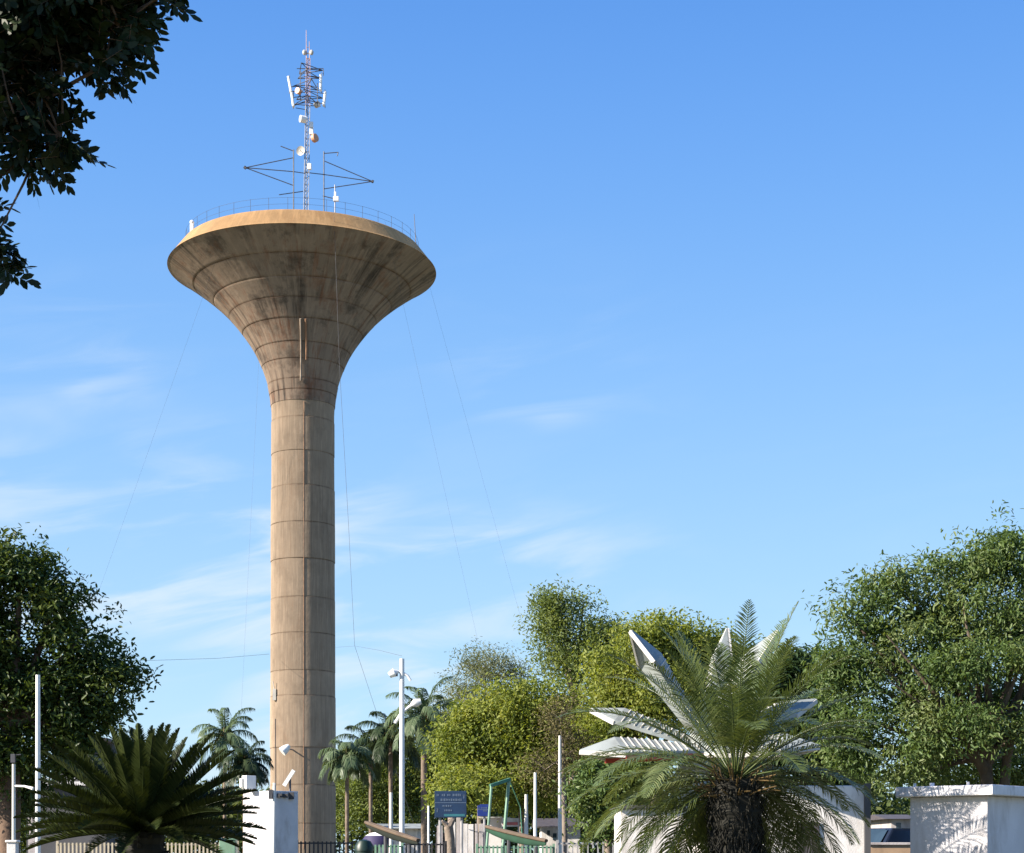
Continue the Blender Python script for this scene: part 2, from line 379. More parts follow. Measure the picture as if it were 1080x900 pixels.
L_CYC = leaf_mat('cycad leaflets', [(0.015, 0.023, 0.007), (0.032, 0.044, 0.012), (0.065, 0.08, 0.024)], 0.35, 0.12, 1.6)  # dark green, deepened further for the shade the cycad stands in
L_QUEEN = leaf_mat('queen palm leaflets', [(0.06, 0.095, 0.045), (0.105, 0.15, 0.08), (0.17, 0.205, 0.12)], 0.4, 0.3, 0.8)
L_QUEEND = leaf_mat('dark palm leaflets', [(0.018, 0.032, 0.016), (0.035, 0.055, 0.024), (0.06, 0.08, 0.04)], 0.4, 0.25, 0.8)

# ------------------------------------------------------------------ the setting: ground, street
def ground_material(name, c1, c2, scale):
    return mat(name, c1, 0.95, 0, 0.25, scale, 0.6, 20, dirt=c2, dirt_amt=0.7)
g = MB(); g.add([(-2500, -400, 0), (2500, -400, 0), (2500, 4500, 0), (-2500, 4500, 0)], [(0, 1, 2, 3)])
tag(g.build('ground', ground_material('dry grass ground', (0.10, 0.10, 0.045), (0.17, 0.125, 0.075), 0.5)), kind='structure')
s_ = MB(); s_.add([(-160, 59, 0.004), (160, 59, 0.004), (160, 68, 0.004), (-160, 68, 0.004)], [(0, 1, 2, 3)])
tag(s_.build('street', ground_material('asphalt', (0.05, 0.05, 0.052), (0.075, 0.072, 0.07), 1.0)), kind='structure')
p_ = MB()
for yk in (58.0, 69.0): p_.box((0, yk, 0.065), (320, 2.0, 0.13))
tag(p_.build('pavement', mat('kerb concrete', (0.34, 0.32, 0.29), 0.9, 0, 0.15, 1.5)), kind='structure')
l_ = MB()
for k in range(-30, 31): l_.add([(k*5-1.2, 63.44, 0.008), (k*5+1.2, 63.44, 0.008), (k*5+1.2, 63.56, 0.008), (k*5-1.2, 63.56, 0.008)], [(0, 1, 2, 3)])
tag(l_.build('lane_marking', mat('road paint', (0.7, 0.68, 0.6), 0.7)), kind='structure')

# ------------------------------------------------------------------ the water tower
TD = 115.0; PXT = TD / F
TC = Vector(((319.5 - 540) / F * TD, TD, 0))
def tz(y): return EYE + (HORIZON - y) * PXT
TOP_Y, RT, LIP_Y, LIP_R = 268.5, 125.5, 287.0, 140.0
KEYS = [(893, 34.6), (700, 34.0), (560, 33.5), (440, 33.1), (427, 33.9), (410, 36.4), (398, 39.9), (376, 49.0), (346, 69.4), (326, 88.5), (308, 110.0), (296, 126.5), (LIP_Y, LIP_R)]
ky = np.array([k[0] for k in KEYS][::-1], float); kr = np.array([k[1] for k in KEYS][::-1], float)
def prof_r(y):   # monotone cubic interpolation of the radius
    h = np.diff(ky); d = np.diff(kr) / h
    ms = np.zeros(len(ky)); ms[0] = d[0]; ms[-1] = d[-1]
    for i in range(1, len(ky) - 1):
        ms[i] = 0 if d[i-1]*d[i] <= 0 else 2*d[i-1]*d[i]/(d[i-1]+d[i])
    i = int(np.clip(np.searchsorted(ky, y) - 1, 0, len(h) - 1)); t = (y - ky[i]) / h[i]
    return float((2*t**3-3*t**2+1)*kr[i] + (t**3-2*t**2+t)*h[i]*ms[i] + (-2*t**3+3*t**2)*kr[i+1] + (t**3-t**2)*h[i]*ms[i+1])
def tower_pt(y, ang, out=0.0):
    r = prof_r(y) * PXT + out
    return Vector((TC.x + r * math.sin(ang), TC.y - r * math.cos(ang), tz(y)))

tower = empty('water_tower', (TC.x, TC.y, 0), 'tall brown concrete water tower flaring into a wide funnel bowl', 'water tower')
def pour_lathe(name, y0, y1, joints, m, seed, extra=None):
    """lathe between photo heights with cast joints: small V grooves, and attributes for pour colour and joint stains"""
    rr = random.Random(seed); ys = [y0]
    cuts = sorted([j for j in joints if y1 < j < y0], reverse=True)
    edges = [y0] + cuts + [y1]
    prof, pour, joint = [], [], []
    for i in range(len(edges) - 1):
        a, b = edges[i], edges[i+1]; pv = rr.random(); dr = rr.uniform(-0.02, 0.02)
        n = max(3, int((a - b) / 4) + 1)
        g_ = 0.32
        steps = [a - (g_ if i else 0)] + list(np.linspace(a - 1.6, b + 1.6, n)) + [b + (g_ if i < len(edges) - 2 else 0)]
        for k, y in enumerate(steps):
            jj = 0.35 if (k == 0 and i) or (k == len(steps) - 1 and i < len(edges) - 2) else 0.0
            prof.append((prof_r(y) * PXT + dr, tz(y))); pour.append(pv); joint.append(jj)
        if i < len(edges) - 2:
            prof.append((prof_r(b) * PXT - 0.03, tz(b))); pour.append(pv); joint.append(1.0)
    mb = MB(); n = 160
    mb.lathe(prof, (TC.x, TC.y, 0), n, cap_top=False)
    o = mb.build(name, m, tower, smooth=True)
    me = o.data
    for nm, arr in (('pour', pour), ('joint', joint)):
        at = me.attributes.new(nm, 'FLOAT', 'POINT'); at.data.foreach_set('value', np.repeat(np.array(arr, np.float32), n))
    return o
SHAFT_J = [440+7, 482, 518, 556, 594, 634, 671, 710, 736, 790, 829, 869]
BOWL_J = [419, 408.5, 389.5, 374.5, 354.5, 337.5, 322, 305.5]
pour_lathe('shaft', 903, 430, SHAFT_J, M_CONC, 3)
pour_lathe('bowl', 430, LIP_Y, BOWL_J, M_BOWL, 14)
# rim: bevelled band from the lip up to the roof edge, with the flat roof deck
rim = MB(); lipr, lipz, rtr, rtz = LIP_R*PXT, tz(LIP_Y), RT*PXT, tz(TOP_Y)
rp = [(lipr - 0.12, lipz - 0.012), (lipr + 0.03, lipz - 0.01)]
for k in range(0, 8): rp.append((lipr + (rtr - lipr)*k/8, lipz + (rtz - lipz)*k/8))
rp += [(rtr, rtz), (rtr - 0.05, rtz + 0.04), (rtr - 0.3, rtz + 0.04)]
rim.lathe(rp, (TC.x, TC.y, 0), 160, cap_top=False)
ro = rim.build('rim_band', M_RIM, tower, smooth=True)
deck = MB(); deck.lathe([(rtr - 0.3, rtz + 0.03), (3.0, rtz + 0.25), (0.01, rtz + 0.35)], (TC.x, TC.y, 0), 96, cap_top=False)
deck.build('roof_deck', M_CONC, tower, smooth=True)
# railing round the roof
rl = MB(); RR = rtr - 0.25
for h in (0.45, 0.85):
    ring = [(TC.x + RR*math.cos(2*math.pi*k/96), TC.y + RR*math.sin(2*math.pi*k/96), rtz + h) for k in range(97)]
    rl.tube(ring, 0.007, 5, cap=False)
for k in range(40):
    a = 2*math.pi*k/40; x, y = TC.x + RR*math.cos(a), TC.y + RR*math.sin(a)
    rl.tube([(x, y, rtz), (x, y, rtz + 0.87)], 0.012, 5)
rl.build('railing', M_DARKSTEEL, tower)
# overflow pipes on the bowl and the cable run down the shaft
def pipe_on(name, px, ys, r, m, out):
    pts = []
    for y in ys:
        a = math.asin(max(-0.98, min(0.98, (px(y) - 319.5) / prof_r(y)))); pts.append(tower_pt(y, a, out))
    return MB().tube(pts, r, 8).build(name, m, tower, smooth=True)
# (heights are those of the tower's centre line: the near face looks higher up)
pipe_on('overflow_pipe', lambda y: 322 + (407-y)*0.05, np.linspace(412, 356, 10), 0.06, M_CONPIPE, 0.10)
pipe_on('overflow_pipe', lambda y: 327.5 + (400-y)*0.05, np.linspace(392, 356, 8), 0.07, M_RUST, 0.13)
pipe_on('cable_conduit', lambda y: 324.5, np.linspace(896, 432, 40), 0.018, M_RUST, 0.005)
pipe_on('cable_conduit', lambda y: 294, np.linspace(896, 760, 12), 0.025, M_DARKSTEEL, 0.04)
cb = MB(); p = tower_pt(735, math.asin((294-319.5)/34), 0.1); cb.box(p, (0.22, 0.2, 0.75)); cb.tube([p + Vector((0, 0, 0.3)), p + Vector((-0.1, -0.1, 0.9))], 0.03, 6)
cb.build('junction_box', M_DISH, tower)

# floodlight bracketed on the shaft
p = tower_pt(793, math.asin((313-319.5)/34), 0.0)
fl = empty('floodlight', p, 'small white floodlight bracketed on the lower tower shaft, casting a slanted shadow', 'floodlight')
nrm = Vector((math.sin(-0.19), -math.cos(-0.19), 0))
b_ = MB(); b_.tube([p, p + nrm * 0.75], 0.05, 8); b_.build('bracket', M_STEEL, fl)
h_ = MB(); c_ = p + nrm*0.95 + Vector((-0.12, 0, 0))
h_.tube([c_ + Vector((0.2, 0, 0.24)), c_ + Vector((0.02, 0, 0.05)), c_ + Vector((-0.26, -0.1, -0.2))], [0.12, 0.26, 0.32], 14)
h_.build('lamp_housing', M_WHITE, fl, smooth=True)

# ------------------------------------------------------------------ antenna mast on the roof
MX = TC.x + (322.5 - 319.5)*PXT
def mp_(px, py, dy=0.0):
    v_ = W(px, py, TD + dy); v_.z = max(v_.z, rtz); return v_
mast = empty('antenna_mast', (MX, TD, rtz), 'slim lattice radio mast with antenna panels and dishes on the tower roof', 'mast')
def lattice(y0, y1, w0, w1, seg, r, m, name, px0, px1):
    mb = MB()
    def corner(t, k):
        c = mp_(px0 + (px1-px0)*t, y0 + (y1-y0)*t); w = w0 + (w1-w0)*t; a = R(90 + 120*k + 12)
        return c + Vector((w*math.cos(a), w*math.sin(a), 0))
    for k in range(3): mb.tube([corner(0, k), corner(1, k)], r, 6)
    for i in range(seg):
        t0, t1 = i/seg, (i+1)/seg
        for k in range(3):
            mb.tube([corner(t0, k), corner(t1, (k+1) % 3)], r*0.6, 5); mb.tube([corner(t1, k), corner(t1, (k+1) % 3)], r*0.6, 5)
    return mb.build(name, m, mast)
lattice(264, 112, 0.20, 0.17, 22, 0.024, M_STEEL, 'lower_lattice', 322.0, 324.5)
lattice(112, 62, 0.17, 0.15, 10, 0.02, M_REDW, 'upper_lattice', 324.5, 325.0)
mt = MB(); mt.tube([mp_(323.2, 64), mp_(323.0, 32)], [0.035, 0.02], 6); mt.tube([mp_(326.5, 64), mp_(326.2, 44)], [0.03, 0.02], 6)
for yy in (62, 56, 50): mt.tube([mp_(323.1, yy), mp_(326.4, yy)], 0.02, 5)
mt.build('top_whip', M_REDW, mast)
el_ = MB()
for sx in (-1, 1): el_.tube([mp_(324.8, 57), mp_(324.8 + sx*3.6, 56)], 0.03, 5); el_.sphere(mp_(324.8 + sx*3.8, 55.5), 0.14, 8, 6, (1, 1, 1.3))
el_.build('obstruction_light', M_DISH, mast)
# carrier frames
cf = MB()
for yy, w, tl in ((73, 1.0, 0.2), (80, 0.85, 0.5), (90, 1.0, 0.9), (101, 1.05, 0.4), (108, 1.0, 0.7)):
    c = mp_(324.7, yy)
    pts = [c + Vector((w*math.cos(tl + 2.094*k), w*math.sin(tl + 2.094*k), 0.06*math.sin(3*k))) for k in range(3)]
    for k in range(3): cf.tube([pts[k], pts[(k+1) % 3]], 0.028, 5); cf.tube([c, pts[k]], 0.028, 5)
for px, ya, yb in ((304.5, 80, 99), (308.5, 97, 115), (338.5, 77, 98), (342, 95, 114), (316, 74, 106), (334, 88, 112)):
    cf.tube([mp_(px + 0.8, ya), mp_(px + 0.8, yb)], 0.03, 6)
for a, b in (((304.8, 92), (324, 90)), ((305, 96), (324, 98)), ((309, 103), (324, 101)), ((309, 112), (324, 106)), ((339, 82), (325, 80)), ((339, 94), (325, 90)), ((342, 99), (325, 96)), ((342, 110), (325, 106)), ((312, 114), (324, 116)), ((313, 72.5), (341, 72.5)), ((341, 72.5), (341, 80))):
    cf.tube([mp_(*a, 0.0), mp_(*b, 0.0)], 0.026, 5)
cf.build('carrier_frame', M_DARKSTEEL, mast)
for px0, ya, px1, yb in ((304.0, 81, 307.2, 98), (307.6, 98.5, 309.6, 113), (338.6, 79, 338.0, 96), (343.2, 97, 341.4, 112)):
    a, b = mp_(px0, ya, -0.12), mp_(px1, yb, -0.12)
    q = MB(); q.bar(a, b, 0.30, 0.16); q.build('antenna_panel', M_PANEL, mast, bevel=0.04)
dr = MB(); dr.disc(mp_(322.5, 126.5, -0.3), (-1, -0.5, 0), 0.23, 0.4); dr.build('drum_antenna', M_PANEL, mast, smooth=True)
dr = MB(); dr.disc(mp_(330.5, 146.5, -0.2), (0.8, -0.6, 0.1), 0.27, 0.25); dr.build('drum_antenna', M_DISHO, mast, smooth=True)
dr = MB(); dr.disc(mp_(316.0, 97, -0.3), (-0.5, -0.8, 0), 0.2, 0.26); dr.build('drum_antenna', M_DISHO, mast, smooth=True)
dr = MB(); dr.disc(mp_(333.0, 111, 0.4), (0.7, -0.6, 0), 0.2, 0.26); dr.build('drum_antenna', M_DISH, mast, smooth=True)
for px, py in ((328.3, 132), (328.6, 139), (326.5, 176)):
    q = MB(); q.box(mp_(px, py, -0.2), (0.26, 0.2, 0.4)); q.build('radio_unit', M_PANEL, mast, bevel=0.03)
def dish(c, nrm_, r, name, m):
    nrm_ = Vector(nrm_).normalized(); a = nrm_.cross(Vector((0, 0, 1))).normalized(); b = nrm_.cross(a)
    mb = MB(); rings = 6; n = 24
    for off in (0.0, -0.03):
        k0 = len(mb.v)
        for i in range(rings + 1):
            rr = r*max(0.001, i/rings); dz = 0.28*r*(i/rings)**2 + off
            for j in range(n):
                an = 2*math.pi*j/n; mb.v.append(tuple(c + a*rr*math.cos(an) + b*rr*math.sin(an) + nrm_*dz))
        for i in range(rings):
            for j in range(n): mb.f.append((k0+i*n+j, k0+i*n+(j+1) % n, k0+(i+1)*n+(j+1) % n, k0+(i+1)*n+j))
    mb.tube([c, c + nrm_*0.45*r], 0.02, 6); mb.sphere(c + nrm_*0.45*r, 0.05, 8, 6)
    mb.tube([c - nrm_*0.03, Vector((MX, TD, c.z))], 0.035, 6)
    return mb.build(name, m, mast, smooth=True)
dish(mp_(317.5, 159.5, -0.3), (-0.35, -1, -0.15), 0.31, 'parabolic_dish', M_DISH)

# the two pointed wire frames either side of the mast
def wire_frame(label, segs, base):
    o = empty('aerial_frame', base, label, 'aerial', 'pointed aerial frames beside the mast')
    mb = MB()
    for a, b, r in segs[1:]: mb.tube([mp_(*a), mp_(*b)], r, 6)
    mb.build('spar', M_DARKSTEEL, o)
    pl = MB(); a, b, r = segs[0]; pl.tube([mp_(*a), mp_(*b)], r, 6); pl.build('pole', M_DARKSTEEL, o)
Tt = 0.03
wire_frame('dark aerial frame pointing left of the mast in a long flat triangle',
    [((309.6, 158, -2.0), (309.6, 262, -2.0), 0.045), ((258.7, 177, -2.4), (309.6, 166.5, -2.0), Tt), ((258.7, 177, -2.4), (309.6, 181.2, -2.0), Tt), ((309.6, 181.2, -2), (322, 183, 0), Tt), ((258.7, 177, -2.4), (309.6, 195.8, -2.0), Tt), ((309.6, 159.5, -2), (296, 154.3, -2), Tt), ((319.5, 202, -0.6), (294.3, 205.6, -2.2), Tt), ((257.6, 176.2, -2.4), (259.6, 177.8, -2.4), 0.1)], mp_(309.6, 262, -2.0))
wire_frame('dark aerial frame pointing right of the mast in a long flat triangle',
    [((341.6, 160, 2.0), (341.6, 262, 2.0), 0.045), ((393, 191.6, 2.4), (342.6, 170.2, 2.0), Tt), ((393, 191.6, 2.4), (341.6, 184.2, 2.0), Tt), ((341.6, 184.2, 2), (322, 182, 0), Tt), ((393, 191.6, 2.4), (341.6, 199.4, 2.0), Tt), ((341.6, 162, 2), (356.8, 160.8, 2), Tt), ((356.8, 160.8, 2), (355.6, 164.8, 2), Tt), ((340.4, 206.8, 2), (352, 209.6, 2), Tt), ((392, 191.2, 2.4), (394, 192, 2.4), 0.1)], mp_(341.6, 262, 2.0))
wh = empty('small_antenna', mp_(353.4, 262, -3.0), 'short antenna pole with a white box beside the mast on the tower roof', 'antenna')
MB().tube([mp_(353.4, 262, -3.0), mp_(353.2, 195, -3.0)], 0.04, 6).build('pole', M_STEEL, wh)
q = MB(); q.box(mp_(354.4, 210, -3.1), (0.36, 0.2, 0.3)); q.box(mp_(353.6, 205, -3.1), (0.14, 0.14, 0.3)); q.build('radio_unit', M_PANEL, wh, bevel=0.02)
wp = empty('whip_antenna', (TC.x + (439-319.5)*PXT, TD + 0.5, rtz), 'thin dark whip antenna standing at the right edge of the tower roof', 'antenna')
wb = Vector((TC.x + (439-319.5)*PXT, TD + 0.5, rtz))
MB().tube([wb, wb + Vector((-0.17, 0, 2.9))], [0.035, 0.02], 6).build('rod', M_DARKSTEEL, wp)
MB().tube([wb, wb + Vector((-0.01, 0, 0.25))], 0.07, 8).build('foot', M_DARKSTEEL, wp)
lb = Vector((TC.x - 105.5*PXT, TD - 3.9, rtz))
lo = empty('roof_beacon', lb, 'small white beacon box at the left edge of the tower roof', 'beacon')
MB().box(lb + Vector((0, 0, 0.3)), (0.24, 0.24, 0.6)).build('housing', M_WHITE, lo, bevel=0.02)
MB().sphere(lb + Vector((0, 0, 0.72)), 0.15, 10, 8).build('lamp_globe', M_PANEL, lo, smooth=True)

# stay wires from the rim to the ground, and the wire across
def wire(label, pts, r, group='stay wires of the water tower', cat='wire', name='stay_wire'):
    o = MB().tube(pts, r, 5).build(name, M_DARKSTEEL); tag(o, label, cat, group); return o
WR = 0.004
wire('thin stay wire slanting far out to the left of the tower', [mp_(241, 264, -5.5), W(8, 880, 112) + Vector((0, 0, -1.0))], WR)
wire('thin stay wire dropping just left of the tower shaft', [mp_(278, 280, 7), W(252, 800, 124), W(250, 895, 124)], WR)
wire('thin stay wire slanting right from the near rim of the bowl', [mp_(406, 285, -6), W(552, 893, 112)], WR)
wire('thin stay wire slanting farthest right from the whip antenna', [wb + Vector((-0.1, 0, 1.6)), W(616, 895, 116)], WR)
wire('pale cable hanging over the front of the bowl and down beside the shaft', [W(352, 219, 106.8), W(358, 385, 107.5), W(368, 561, 108.5), W(374, 681, 109), W(396, 748, 109.5), W(440, 880, 110)], 0.010)
MB_w = [W(-30, 706, 90), W(80, 700, 95), W(150, 697, 100), W(230, 694.5, 105), W(284, 690, 112.9)]
wire('thin aerial wire running level from the left into the tower shaft', MB_w, 0.009, 'level aerial wires at the shaft')
wire('thin aerial wire running level from the shaft towards the lamp post', [W(353, 683, 112.9), W(374, 681.5, 110), W(400, 686, 80), W(424, 692, 60)], 0.006, 'level aerial wires at the shaft')

# ------------------------------------------------------------------ vegetation builders
def unit(v_): return v_ / np.maximum(1e-6, np.linalg.norm(v_, axis=-1, keepdims=True))

def leaf_arrays(P, size, asp, up=0.5, out=None, rg=rng, droop=0.0):
    """one bent diamond leaf (two quads folded at the midrib) per point in P"""
    n = len(P)
    nr = rg.normal(size=(n, 3)); nr[:, 2] = np.abs(nr[:, 2]) * 0.6 + up
    if out is not None: nr += out * 0.5
    nr = unit(nr)
    d = rg.normal(size=(n, 3)); d[:, 2] -= droop
    d -= nr * np.sum(d*nr, axis=1, keepdims=True); d = unit(d); s = np.cross(nr, d)
    L_ = size * rg.uniform(0.6, 1.25, (n, 1)); w = L_ * asp
    base = P; tip = P + d*L_ - nr*L_*0.12
    m1 = P + d*L_*0.3 + s*w*0.42 + nr*L_*0.04; m2 = P + d*L_*0.3 - s*w*0.42 + nr*L_*0.04
    t1 = P + d*L_*0.72 + s*w*0.36; t2 = P + d*L_*0.72 - s*w*0.36
    V = np.stack([base, m1, t1, tip, t2, m2], axis=1).reshape(-1, 3)
    k = np.arange(n)[:, None]*6
    Q = np.concatenate([k + np.array([[0, 1, 2, 3]]), k + np.array([[0, 3, 4, 5]])], axis=0)
    return V, Q

def blob_clusters(blobs, D, n, rg, depth=1.0, shell=0.55):
    """cluster centres spread through the outer part of ellipsoids given in photo pixels"""
    bl = np.array([tuple(b) + (0,)*(5-len(b)) for b in blobs], float); vol = (bl[:, 2]*bl[:, 3]); pr = vol/vol.sum()
    idx = rg.choice(len(bl), n, p=pr); s = D / F
    v_ = unit(rg.normal(size=(n, 3))); r = shell + (1-shell)*rg.random((n, 1))**0.7
    v_ = v_ * r
    B = bl[idx]
    dy = bl[:, 4][idx] if bl.shape[1] > 4 else 0
    x = (B[:, 0]-540)*s + v_[:, 0]*B[:, 2]*s
    y = D + dy + v_[:, 1]*(B[:, 2]+B[:, 3])*0.5*s*depth
    z = EYE + (HORIZON-B[:, 1])*s + v_[:, 2]*B[:, 3]*s
    return np.stack([x, y, z], 1), v_

def crown(name, blobs, D, n_cl, per, spread, size, asp, m, parent, seed, up=0.5, depth=1.0, shell=0.55, droop=0.0, zmin=0.3, lump=0.36):
    """leaves in sprays, sprays in lumps, lumps spread through the blobs: uneven outline with gaps between the lumps"""
    rg = np.random.default_rng(seed); s = D / F
    lumps = []
    for b in blobs:
        b = tuple(b) + (0,)*(5-len(b)); k = max(6, int(13*rg.uniform(0.8, 1.3)))
        for i in range(k):
            v_ = unit(rg.normal(size=3)) * rg.uniform(0.4, 1.04); q = rg.uniform(0.5, 1.35)*lump
            lumps.append((b[0] + v_[0]*b[2], b[1] - v_[2]*b[3], b[2]*q, b[3]*q, b[4] + v_[1]*(b[2]+b[3])*0.5*s*depth))
    nl = int(n_cl*0.62)
    C1, o1 = blob_clusters(lumps, D, nl, rg, depth, shell); C2, o2 = blob_clusters(blobs, D, n_cl - nl, rg, depth*1.02, 0.35)
    # a few sprigs reach out past the lumps
    ns = max(4, int(n_cl*0.07)); Csp, osp = blob_clusters(blobs, D, ns, rg, depth, 0.98)
    Csp = Csp + osp*rg.uniform(0.0, 0.45, (ns, 1))*np.array([1, 1, 1.3])
    C2[:ns] = Csp; o2[:ns] = osp
    Cc = np.concatenate([C1, C2]); o = np.concatenate([o1, o2])
    sc = rg.uniform(0.5, 1.3, (n_cl, 1, 1))
    off = np.clip(rg.normal(size=(n_cl, per, 3)), -1.6, 1.6) * np.array([1, 1, 0.62]) * spread * sc
    P = (Cc[:, None, :] + off).reshape(-1, 3)
    O = np.repeat(o, per, axis=0)
    k = P[:, 2] > zmin; P = P[k]; O = O[k]
    V, Q = leaf_arrays(P, size, asp, up, O, rg, droop)
    return np_mesh(name, V, Q, m, parent), Cc

def limb(mb, a, b, r0, r1, rr, sag=0.12, n=7):
    a = Vector(a); b = Vector(b); L_ = (b-a).length; pts = []
    ph = [rr.uniform(-1, 1) for _ in range(3)]
    for i in range(n + 1):
        t = i/n; p = a.lerp(b, t)
        p += Vector((ph[0], ph[1], 0.6*ph[2] + 0.5)) * L_*sag*math.sin(math.pi*t) * (0.7 + 0.3*math.sin(5*t + ph[0]*4))
        pts.append(p)
    mb.tube(pts, [r0 + (r1-r0)*i/n for i in range(n + 1)], 7)
    return pts

def tree(label, blobs, D, base_px, trunk_top, tr, m_leaf, m_bark, seed, n_cl=500, per=22, spread=0.35, size=0.22, asp=0.5, up=0.5, depth=1.0, shell=0.55, limbs=None, name='tree', group=None, twigs=40, base_dy=0.0, droop=0.0):
    rr = random.Random(seed)
    base = Vector(((base_px-540)/F*D, D + base_dy, 0))
    t = empty(name, base, label, 'tree', group)
    mb = MB(); top = W(trunk_top[0], trunk_top[1], D)
    n = 9; pts = []
    for i in range(n + 1):
        f = i/n; p = base.lerp(top, f) + Vector((math.sin(3*f + seed)*0.06, math.cos(2.3*f + seed)*0.06, 0))*tr*6*f*(1-f)*2
        pts.append(p)
    mb.tube(pts, [tr*(1.35 if i == 0 else 1.1 if i == 1 else 1 - 0.35*i/n) for i in range(n + 1)], 12)
    o, Cc = crown('crown', blobs, D, int(n_cl*1.75), int(per*1.25), spread*1.0, size*0.68, asp, m_leaf, t, seed, up, depth, shell, droop)
    ends = []
    for bl in blobs:
        c = W(bl[0], bl[1], D); c.y += (bl[4] if len(bl) > 4 else 0)
        if c.z < top.z - 1.5: st = base.lerp(top, 0.6)
        else: st = top
        ends.append(limb(mb, st, c, tr*0.45, tr*0.13, rr))
    for l_ in (limbs or []):
        q = [W(x, y, D + dd) for x, y, dd, r in l_]; mb.tube(q, [r for *_, r in l_], 9)
    allp = [p for e in ends for p in e[2:]]
    for k in range(twigs):
        c = Vector(Cc[rr.randrange(len(Cc))]); st = min(allp, key=lambda p: (p-c).length)
        limb(mb, st, c, tr*0.10, tr*0.03, rr, 0.1, 4)
    mb.build('trunk', m_bark, t, smooth=True)
    return t

def frond_arrays(base, d0, length, droop, leaflet, n_lf, vee, width, rg, lf_droop=0.25, seg=12, bare=0.12, taper=True):
    """one feather frond: returns rachis points and leaflet verts/quads. d0 start direction; droop bends it to the ground"""
    d0 = np.array(d0, float); d0 /= np.linalg.norm(d0)
    pts = [np.array(base, float)]; d = d0.copy(); st = length/seg
    for i in range(seg):
        d = d + np.array([0, 0, -droop])*(0.4 + 1.4*i/seg)/seg; d /= np.linalg.norm(d)
        pts.append(pts[-1] + d*st)
    pts = np.array(pts)
    tt = np.linspace(bare, 0.995, n_lf); pos = tt*seg; i0 = np.minimum(pos.astype(int), seg-1); fr = (pos-i0)[:, None]
    P = pts[i0]*(1-fr) + pts[i0+1]*fr; T = unit(pts[i0+1]-pts[i0])
    up = np.array([0, 0, 1.0]); s = np.cross(T, up)
    bad = np.linalg.norm(s, axis=1) < 0.15
    if bad.any():
        hx = np.array([d0[1], -d0[0], 0.0]); hx = hx/max(1e-6, np.linalg.norm(hx)) if np.linalg.norm(hx) > 1e-4 else np.array([1.0, 0, 0]); s[bad] = hx
    s = unit(s); nn = np.cross(s, T)
    Vs, Qs = [], []; k = 0
    for sd in (-1, 1):
        L_ = leaflet*(np.sin(np.pi*np.clip(tt*0.9 + 0.1, 0, 1))**0.55 if taper else np.ones_like(tt))*rg.uniform(0.85, 1.1, n_lf)
        fwd = 0.55 + 0.5*tt
        dr_ = unit(s*sd + T*fwd[:, None] + nn*(vee + rg.normal(0, 0.12, n_lf))[:, None] + rg.normal(0, 0.05, (n_lf, 3)))
        w = width*rg.uniform(0.8, 1.15, n_lf)
        wd = unit(T - dr_*np.sum(T*dr_, axis=1, keepdims=True))
        a = P; b = P + dr_*(L_*0.5)[:, None] - up*(L_*lf_droop*0.18)[:, None]; c = P + dr_*L_[:, None]*(1-0.25*lf_droop) - up*(L_*lf_droop)[:, None]
        hw = (wd*w[:, None]*0.5)
        V = np.stack([a-hw*0.6, a+hw*0.6, b-hw, b+hw, c-hw*0.12, c+hw*0.12], 1).reshape(-1, 3)
        kk = k + np.arange(n_lf)[:, None]*6
        Vs.append(V); Qs.append(np.concatenate([kk + np.array([[0, 1, 3, 2]]), kk + np.array([[2, 3, 5, 4]])])); k += n_lf*6
    return pts, np.concatenate(Vs), np.concatenate(Qs)

def rachis_arrays(pts, r0, r1, k0):
    """thin 4-sided rachis"""
    n = len(pts); V = []; Q = []
    for i, p in enumerate(pts):
        t = pts[min(i+1, n-1)] - pts[max(i-1, 0)]; t = t/np.linalg.norm(t)
        a = np.cross(t, [0, 0, 1.0]); a = a/np.linalg.norm(a) if np.linalg.norm(a) > 1e-3 else np.array([1.0, 0, 0]); b = np.cross(t, a)
        r = r0 + (r1-r0)*i/(n-1)
        for u_, v_ in ((1, 0), (0, 1), (-1, 0), (0, -1)): V.append(p + (a*u_ + b*v_)*r)
    for i in range(n-1):
        for j in range(4): Q.append((k0+i*4+j, k0+(i+1)*4+j, k0+(i+1)*4+(j+1) % 4, k0+i*4+(j+1) % 4))
    return np.array(V), np.array(Q)

